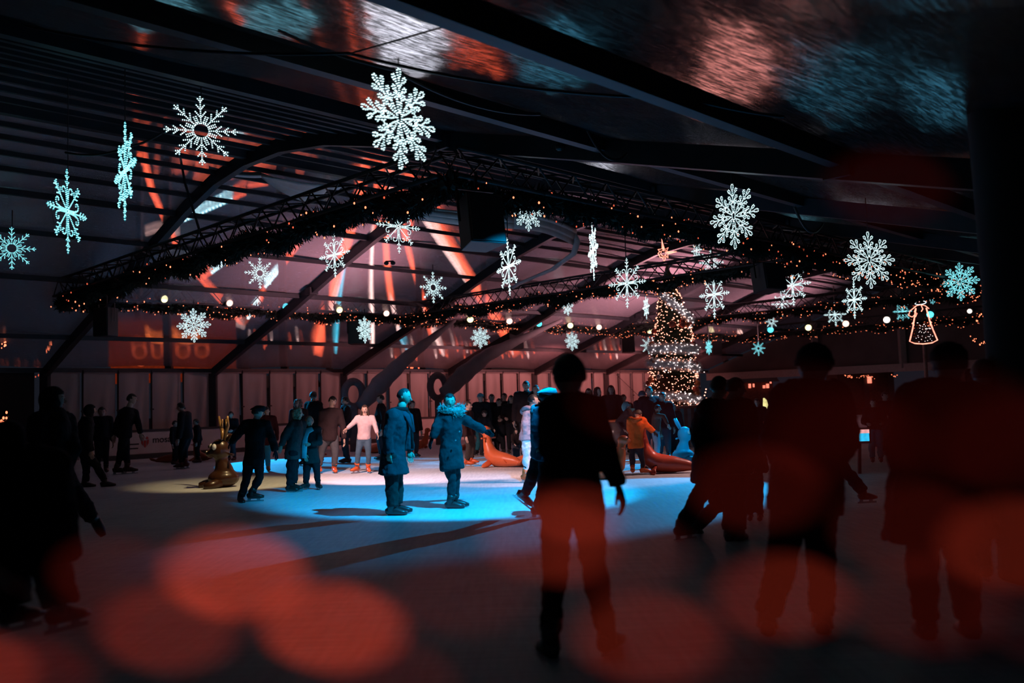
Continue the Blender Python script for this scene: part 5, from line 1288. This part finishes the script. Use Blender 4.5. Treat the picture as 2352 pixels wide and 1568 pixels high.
person('person in a brown jacket bending beside the tree with arm on the blue sled', (1508, 1056), 930, 110, dict(wA=(1534, 975, -.3), eA=(1524, 955, -.2)), jac=(.16, .06, .04), tro=(.30, .32, .36), lean=.05, boot=(.5, .5, .55))
person('bystander with pale face right of the tree foot behind the blue sled', (1551, 1046), 928, 190, jac=(.04, .02, .02), tro=BLK, child=True)
# --- silhouettes at the right
person('dark silhouette bending forward on skates right of the tree, one foot kicked back', (1625, 1236), 862, 60,
       dict(neck=(1640, 925), head=(1652, 890), pel=(1632, 1075), sA=(1622, 940, -.15), sB=(1662, 940, .15), kA=(1603, 1142), aA=(1566, 1208), kB=(1650, 1158, .1), aB=(1600, 1205, .35), eA=(1602, 990), wA=(1612, 1040, -.2)),
       jac=(.012, .01, .012), jlen=.40, bulk=.06, tro=(.015, .01, .01), tb=.03, boot=(.02, .012, .012), toeA=60, toeB=(.7, .1, -.65), glove=BLK)
person('second dark silhouette standing straight beside the kicking skater', (1688, 1240), 868, 30,
       dict(head=(1690, 893), kA=(1694, 1150), kB=(1678, 1150), aA=(1700, 1222), aB=(1676, 1222)), jac=(.012, .01, .012), jlen=.42, bulk=.05, tro=(.015, .01, .01), tb=.03, boot=BLK, glove=BLK, hth=80)
person('small dark figure holding a glinting bag between the silhouettes at right', (1735, 1195), 1010, 200, jac=(.03, .012, .01), tro=(.03, .012, .01), boot=(.03, .02, .02), child=True, arms='fold', hair='short')
person('huge dark silhouette in a round knitted hat, legs apart, at the right', (1830, 1450), 792, 15,
       dict(neck=(1866, 885), head=(1870, 842), pel=(1850, 1110), sA=(1922, 915), sB=(1805, 915), eA=(1945, 1010), wA=(1915, 1065, .2), eB=(1775, 1010), wB=(1800, 1065, .2), kA=(1884, 1260), kB=(1800, 1270), aA=(1888, 1420), aB=(1762, 1420)),
       hth=-10, jac=(.010, .009, .011), jlen=.42, bulk=.055, tro=(.010, .010, .012), tb=.03, hat='beanie', hatc=(.015, .012, .014), hsc=1.12, wid=1.06, glove=BLK, boot=BLK)
person('dark blue trousered skater kicking a leg to the right behind the hatted silhouette', (1900, 1168), 905, 80,
       dict(pel=(1905, 1048), kA=(1940, 1078), aA=(1985, 1132), kB=(1900, 1108), aB=(1893, 1150)), jac=(.012, .014, .02), tro=(.012, .02, .035), tb=.03, boot=BLK)
person('huge dark silhouette in a cap at the far right, long coat hanging open', (2160, 1460), 785, 10,
       dict(neck=(2178, 888), head=(2180, 838), pel=(2150, 1130), sA=(2252, 925), sB=(2100, 920), eA=(2288, 1030), wA=(2270, 1110), eB=(2068, 1020), wB=(2090, 1090), kA=(2210, 1290), kB=(2120, 1290), aA=(2225, 1430), aB=(2125, 1430)),
       jac=(.010, .009, .010), jlen=.36, bulk=.08, flare=.05, tro=(.010, .010, .010), tb=.03, hat='cap', hatc=(.012, .012, .012), hsc=1.12, wid=1.25, glove=BLK, boot=BLK)
person('dark silhouette at the far right beyond the capped one', (2292, 1330), 826, 5, jac=(.010, .009, .010), bulk=.06, wid=1.1, glove=BLK, boot=BLK)
FR = [(1812, 912, 'bystander near the lit huts, left of the hatted silhouette', 180), (1922, 878, 'person with dark round hair just right of the knitted hat silhouette', 20), (1745, 915, 'bystander in front of the red lit hut openings', 190), (2040, 900, 'bystander in front of the red lit doorway', 170), (2014, 915, 'person in teal trousers beside the bright screen', 200), (1712, 910, 'bystander left of the pale yellow banner', 160)]
for x, tp_, lab, th_ in FR:
    fy = 1052 if x < 1800 else 1046
    person(lab, (x, fy + (16 if x in (2014,) else 0)), tp_, th_, jac=(.02, .012, .012), tro=(.04, .22, .28) if x == 2014 else BLK, arms='hold')
# --- left side
person('tall hooded silhouette at the left kicking one skate back', (150, 1290), 888, 60,
       dict(neck=(118, 950), head=(124, 916), pel=(128, 1090), sA=(90, 970, -.2), sB=(150, 970, .2), eA=(80, 1030, -.2), wA=(110, 1070, -.3), eB=(165, 1030), wB=(150, 1075), kA=(115, 1180), aA=(120, 1262), kB=(182, 1145, .1), aB=(214, 1192, .25)),
       hth=80, jac=(.009, .008, .009), jlen=.40, bulk=.06, tro=(.009, .009, .009), tb=.03, hat='hood', hatc=(.009, .009, .01), glove=BLK, boot=(.012, .01, .01), toeA=60, toeB=(.35, .1, -.9))
person('huge near silhouette cut off by the left edge', (55, 1420), 985, 30,
       dict(head=(20, 1010), neck=(30, 1050), sA=(110, 1075), sB=(-50, 1075), pel=(60, 1210), kA=(120, 1310), kB=(20, 1310), aA=(140, 1395), aB=(30, 1395)), D=4.6, up=1.35, jac=(.008, .008, .008), jlen=.40, bulk=.10, tro=(.008, .008, .008), tb=.05, wid=1.3, glove=BLK, boot=BLK, hat='hood', hatc=(.008, .008, .008))
person('hooded skater leaning forward at the left in front of the tarpaulin', (212, 1118), 926, 60, dict(head=(208, 942), neck=(200, 962), pel=(190, 1030), aA=(242, 1106), kA=(222, 1070), aB=(196, 1108)), jac=BLK, bulk=.05, tro=BLK, hat='hood', hatc=BLK, boot=(.03, .01, .01))
person('dark child standing between the hooded skater and the man in profile', (234, 1085), 935, 150, jac=BLK, tro=BLK, child=True, boot=(.05, .012, .01), bulk=.04)
person('man in profile walking on red skates in front of the logo board', (282, 1088), 901, 70,
       dict(neck=(294, 938), head=(303, 917), pel=(286, 1000), sA=(280, 948, -.15), sB=(310, 948, .15), eA=(268, 975), wA=(263, 1000), eB=(318, 975), wB=(323, 996, .05), kA=(276, 1042), kB=(290, 1042), aA=(270, 1074), aB=(294, 1072)), hth=85,
       jac=(.012, .010, .012), jlen=.50, bulk=.035, tro=(.010, .010, .012), tb=.014, boot=(.06, .012, .01))
person('young man with glasses leaning left on red skates beside the logo board', (424, 1076), 921, 275,
       dict(neck=(424, 948), head=(415, 935), pel=(428, 1002), aA=(426, 1062), aB=(416, 1064)), jac=(.012, .009, .010), bulk=.045, tro=(.010, .008, .008), boot=(.12, .02, .012), lean=.03)
person('dark child hanging on to the leaning young man from the left', (402, 1066), 966, 100, jac=(.012, .009, .010), child=True, tro=(.01, .008, .008), boot=(.08, .02, .012))
person('crouching dark child right of the leaning young man', (456, 1062), 962, 240, jac=(.012, .009, .010), child=True, tro=(.01, .008, .008), boot=(.08, .02, .012), lean=.04)
person('dark haired bystander leaning on the rink board above the gold reindeer figure', (532, 1058), 945, 190, jac=(.02, .01, .012), arms='hold', boot=(.1, .02, .012))
# glasses on the leaning young man
# ------------------------------------------------------------------ skating aids (moulded figures)
def seal(x, y, s_, yaw, col, label, D=None, nm='seal_sled'):
    b = gr(x, y) if D is None else Vector((px(x, y, D).x, D, 0)); R = Matrix.Rotation(yaw, 3, 'Z'); o = lambda a, b_, c_: b + R @ (Vector((a, b_, c_)) * s_)
    t = thing(nm, label, 'skating aid', b, 'moulded plastic seal skating aids')
    m_ = mat('plastic_%02d_%02d' % (int(col[0] * 99), int(col[2] * 99)), col, .35, 0, .05)
    mb = MB(); mb.loft([o(-.62, 0, .10), o(-.45, 0, .14), o(-.15, 0, .17), o(.15, 0, .20), o(.34, 0, .32), o(.42, 0, .55), o(.44, 0, .72), o(.46, 0, .84)], [.05 * s_, .11 * s_, .17 * s_, .20 * s_, .18 * s_, .12 * s_, .10 * s_, .09 * s_], 14)
    mb.ell(o(.50, 0, .88), (.15 * s_, .12 * s_, .12 * s_), R, 14, 10); mb.ell(o(.64, 0, .86), (.07 * s_, .06 * s_, .05 * s_), R, 10, 8)
    me = remesh(mb, .025 * s_, 'seal', 4); me.materials.clear(); me.materials.append(m_); me.transform(Matrix.Translation(-worldpos(t)))
    bo = bpy.data.objects.new('seal_body', me); C.objects.link(bo); bo.parent = t
    for q_ in (-1, 1):
        mb = MB(); mb.loft([o(.22, q_ * .12, .14), o(.26, q_ * .30, .05), o(.22, q_ * .44, .03)], [(.09 * s_, .04 * s_), (.08 * s_, .03 * s_), (.04 * s_, .02 * s_)], 8); mb.build('flipper', m_, t, smooth=True)
        mb = MB(); mb.loft([o(-.55, q_ * .02, .10), o(-.72, q_ * .12, .16), o(-.82, q_ * .20, .22)], [(.05 * s_, .03 * s_), (.07 * s_, .02 * s_), (.03 * s_, .015 * s_)], 8); mb.build('tail_fin', m_, t, smooth=True)
        mb = MB(); mb.ell(o(.56, q_ * .10, .92), .022 * s_, nu=8, nv=6); mb.build('eye', eyed, t)
    mb = MB(); mb.loft([o(.40, -.26, .70), o(.40, .26, .70)], .02 * s_, 8); mb.build('handle', m_, t)
    return t
OP = (.72, .15, .05)
seal(1152, 1072, .95, PI * .78, OP, 'orange plastic seal sled standing on the pink lit ice right of the parka woman')
seal(1218, 1070, .8, .2, OP, 'orange seal sled half hidden behind the pink coat child')
seal(1530, 1086, .98, PI * .95, (.45, .06, .03), 'large dark red seal sled in front of the orange jacket child')
seal(1392, 1100, .8, .4, (.60, .10, .03), 'orange seal sled peeping out right of the central silhouette')
seal(868, 1040, .8, .5, OP, 'orange seal sled behind the long-haired girl', nm='seal_sled')
seal(962, 1030, .7, -.4, OP, 'orange seal sled by the boards right of the coat man')
seal(1078, 1034, .7, .8, OP, 'orange seal sled by the boards right of the fur collar woman')
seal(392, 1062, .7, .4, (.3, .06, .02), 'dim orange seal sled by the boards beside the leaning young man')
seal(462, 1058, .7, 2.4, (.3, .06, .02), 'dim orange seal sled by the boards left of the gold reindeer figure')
seal(728, 1046, .6, 1.4, (.45, .08, .03), 'orange seal sled behind the bearded man')
def reindeer(x, y, s_, yaw, cols, label, antl=True):
    b = gr(x, y); R = Matrix.Rotation(yaw, 3, 'Z'); o = lambda a, b_, c_: b + R @ (Vector((a, b_, c_)) * s_)
    t = thing('reindeer_skating_aid', label, 'skating aid', b); m_ = mat('plastic_%02d_%02d' % (int(cols[0] * 99), int(cols[2] * 99)), cols, .3, 0, .05)
    mb = MB(); mb.ell(o(0, 0, .17), (.30 * s_, .26 * s_, .18 * s_), R, 16, 12); mb.loft([o(-.02, 0, .2), o(0, 0, .36), o(.03, 0, .50), o(.05, 0, .60)], [.20 * s_, .17 * s_, .12 * s_, .12 * s_], 14)
    mb.ell(o(.06, 0, .72), (.19 * s_, .17 * s_, .21 * s_), R, 18, 14); mb.ell(o(.24, 0, .66), (.10 * s_, .09 * s_, .08 * s_), R, 12, 8)
    me = remesh(mb, .022 * s_, 'rd', 4); me.materials.clear(); me.materials.append(m_); me.transform(Matrix.Translation(-worldpos(t)))
    bo = bpy.data.objects.new('figure_body', me); C.objects.link(bo); bo.parent = t
    for q_ in (-1, 1):
        mb = MB(); mb.loft([o(.1, q_ * .15, .10), o(.32, q_ * .2, .05), o(.42, q_ * .2, .05)], [.10 * s_, .09 * s_, .05 * s_], 10); mb.build('foot', m_, t, smooth=True)
        mb = MB(); mb.ell(o(.20, q_ * .11, .78), (.045 * s_, .045 * s_, .06 * s_), R, 10, 8); mb.build('eye', mat('eye_plastic', (.7, .68, .66), .3), t)
        mb = MB(); mb.ell(o(.245, q_ * .12, .78), (.02 * s_, .02 * s_, .03 * s_), R, 8, 6); mb.build('pupil', eyed, t)
        mb = MB(); mb.loft([o(-.05, q_ * .07, .88), o(-.12, q_ * .12, .98 if antl else 1.02), o(-.18, q_ * .16, 1.0 if antl else 1.14)], [(.04 * s_, .03 * s_), (.05 * s_, .03 * s_), (.02 * s_, .02 * s_)], 8); mb.build('ear', m_, t, smooth=True)
        if antl:
            ml = mat('antler_gold', (.30, .16, .06), .3, .3, .1)
            mb = MB(); mb.loft([o(0, q_ * .08, .9), o(-.02, q_ * .16, 1.08), o(-.02, q_ * .30, 1.18), o(0, q_ * .34, 1.36)], [.03 * s_, .035 * s_, .03 * s_, .02 * s_], 8); mb.loft([o(-.02, q_ * .2, 1.12), o(-.02, q_ * .14, 1.3)], [.03 * s_, .015 * s_], 8); mb.build('antler', ml, t, smooth=True)
    mb = MB(); mb.ell(o(.32, 0, .68), .035 * s_, nu=10, nv=8); mb.build('nose', m_ if not antl else eyed, t)
    mb = MB(); mb.loft([o(-.12, -.28, .62), o(-.12, .28, .62)], .022 * s_, 8); mb.build('handle', m_, t)
    return t
reindeer(514, 1118, 1.02, PI + .55, (.05, .018, .008), 'brown and gold reindeer skating figure with antlers under the capped skater')
reindeer(1570, 1060, .86, -.35, (.05, .40, .50), 'light blue animal skating figure with two raised ears beside the tree', antl=False)
# transparent bin with orange rim
c = gr(1418, 1045); t = thing('clear_bin', 'clear tub with an orange rim full of small lights left of the orange jacket child', 'tub', c)
mb = MB(); mb.loft([c + Vector((0, 0, .05)), c + Vector((0, 0, .9))], [(.22, .22), (.34, .34)], 20, cap=False); o_ = mb.build('tub_wall', mat('clear_tub', (.35, .25, .24), .2, 0, .1, trans=.6), t, smooth=True); md = o_.modifiers.new('s', 'SOLIDIFY'); md.thickness = .012
mb = MB(); mb.loft([c + Vector((.35 * math.cos(a), .35 * math.sin(a), .9)) for a in [2 * PI * i / 24 for i in range(24)]], .03, 8, closed=True); mb.build('rim', mat('plastic_72_05', OP, .35), t)
for i in range(14): link_copy(bulb_me[1], 'fairy_bulb', t, c + Vector((.18 * math.cos(i * 2.4), .18 * math.sin(i * 2.4), .12 + .05 * (i % 4))), sc=1.2)
# lettering and logo on the board
bdo = [o for o in boards if 'shield logo' in o['label']][0]
ink = mat('print_black', (.02, .02, .02), .6); redp = mat('print_red', (.45, .05, .04), .6)
RZ = (PI / 2, 0, PI / 4)
def onboard(x, y): # point on board face
    d = ray(x, y); 
    # plane v = VB-.03
    n_ = Vector((-Q, Q, 0)); k_ = (VB - .035 - n_.dot(CAM)) / n_.dot(d); return CAM + d * k_
for (x, y, s_, tx) in ((372, 1009, .30, 'mosa'),):
    o = text(tx, s_, ink, None, onboard(x, y), RZ, ex=.002)
    best = min(boards, key=lambda q_: (worldpos(q_) - onboard(x, y)).length); o.parent = best; o.location = onboard(x, y) - worldpos(best)
mb = MB(); cc = onboard(333, 1014); e1 = Vector((Q, Q, 0)); e2 = Vector((0, 0, 1))
shp = [(-.2, .12), (-.08, .2), (.08, .2), (.2, .12), (.2, -.05), (.1, -.18), (0, -.24), (-.1, -.18), (-.2, -.05)]
def poly(pts, th_=.004):
    n_ = Vector((Q, -Q, 0)) * th_; k_ = len(pts); a = [cc + e1 * x * .62 + e2 * y * .8 for x, y in pts]; b_ = [p_ + n_ for p_ in a]
    mb.add(a + b_, [tuple(range(k_ - 1, -1, -1)), tuple(range(k_, 2 * k_))] + [(i, (i + 1) % k_, k_ + (i + 1) % k_, k_ + i) for i in range(k_)])
poly([(-.2, .14), (-.10, .22), (-.03, .14), (-.10, .08)]); poly([(.2, .14), (.10, .22), (.03, .14), (.10, .08)]); poly([(-.2, .10), (-.10, .04), (-.10, -.18), (-.2, -.06)]); poly([(.2, .10), (.10, .04), (.10, -.18), (.2, -.06)]); poly([(-.07, .05), (.07, .05), (.05, -.20), (0, -.25), (-.05, -.20)])
best = min(boards, key=lambda q_: (worldpos(q_) - cc).length); mb.build('shield_logo', redp, best)
for lab_o in boards: pass
if 'shield logo' not in best['label']:
    oth = [o for o in boards if 'shield logo' in o['label']][0]; oth['label'], best['label'] = best['label'], oth['label']
for (x, y) in ((305, 1020), (303, 1030)):
    mb = MB(); p_ = onboard(x, y); mb.bar(p_ - e1 * .2, p_ + e1 * .2, .006, .04); mb.build('small_print', ink, min(boards, key=lambda q_: (worldpos(q_) - p_).length))
# pools of light on the ice, from unseen spots near the trusses
def pool(loc, gx, gy, rad, col, e, bl):
    g_ = gr(gx, gy); return spot(loc, g_, col, e, 2 * math.atan(rad / (g_ - Vector(loc)).length), bl)
pool(px(1330, 330, 10.8), 1085, 1143, 3.2, CY, 3200, .40)
pool(W(9.0, 14.6, 3.7), 980, 1085, 3.5, PK, 1350, .35)
pool(W(16.8, 9.0, 3.6), 1430, 1096, 2.0, PK, 500, .5)
pool(W(12.6, 9.1, 3.6), 1190, 1100, 1.8, PK, 800, .45)
pool(W(8.9, 14.5, 3.7), 540, 1112, 1.9, YE, 420, .6)
pool(W(13.0, 25.6, 3.9), 690, 1062, 2.5, CY, 2200, .2)
pool(W(20.0, 16.5, 3.9), 1150, 1056, 1.5, CY, 1900, .3)
pool(W(20.0, 12.6, 3.9), 1480, 1062, 1.8, CY, 2200, .3)
pool(W(16.5, 8.9, 3.9), 1460, 1130, 2.5, CY, 2000, .3)
b_ = gr(1570, 1060); spot(W(15.0, 8.9, 3.9), b_ + Vector((0, 0, .6)), CY, 650, .17, .2)  # fill spot added to brighten the blue figure, no fixture
b_ = gr(835, 1084); spot(W(9.2, 13.0, 3.9), b_ + Vector((0, 0, 1.0)), (1, .5, .42), 60, .20, .6)  # added pink fill on the long-haired girl
b_ = gr(1490, 1085); spot(W(12.0, 9.3, 3.9), b_ + Vector((.3, 0, .6)), (1, .36, .20), 520, .26, .6)  # added warm fill on the orange jacket child and red sled
b_ = gr(1208, 1108); spot(W(9.5, 10.5, 3.9), b_ + Vector((0, 0, .8)), (1, .58, .50), 520, .16, .6)  # added warm fill on the pink coat child
# red floods along the far truss, aimed at the tarpaulin wall, then added fill floods
RD = (1, .25, .23)
def flood(u, v, z, tu, tv, tz, col, e, ang=2.5): spot(W(u, v, z), W(tu, tv, tz), col, e, ang, .6, .25, 'wall_and_fill_flood')
for u_, e_ in ((13, 14), (19, 55), (25, 190), (31, 340), (37, 360), (43, 340)): flood(u_, 27.0, 3.2, u_, V1, 1.3, RD if u_ > 15 else (1, .35, .32), e_, 2.6)
flood(23, 24, 3.4, 22, 27, 7.0, (1, .30, .33), 1700, 2.0)  # up-floods added without fixtures to brighten the roof film
flood(30, 20, 3.4, 29, 22, 7.0, (1, .42, .48), 2400)
flood(40, 20, 3.4, 39, 22, 7.0, (1, .42, .48), 1500)
flood(34, 22, 3.6, 24, 20, 0, RD, 90, 1.6)  # added red fill towards the ice, no fixture
flood(24, 20, 3.6, 18, 20, 7.0, (.8, .4, .55), 200, 1.8)
flood(15.5, 21, 3.4, 15, 23, 7.0, (1, .42, .48), 900, 2.0)
point(W(7, 9, 4.0), (1, .5, .5), 2, .3)  # weak pink point light with no fixture
S.cycles.use_denoising = True
S.cycles.max_bounces = 5; S.cycles.diffuse_bounces = 2; S.cycles.glossy_bounces = 3; S.cycles.transparent_max_bounces = 12
S.cycles.sample_clamp_indirect = 3.0
S.cycles.caustics_reflective = False; S.cycles.caustics_refractive = False
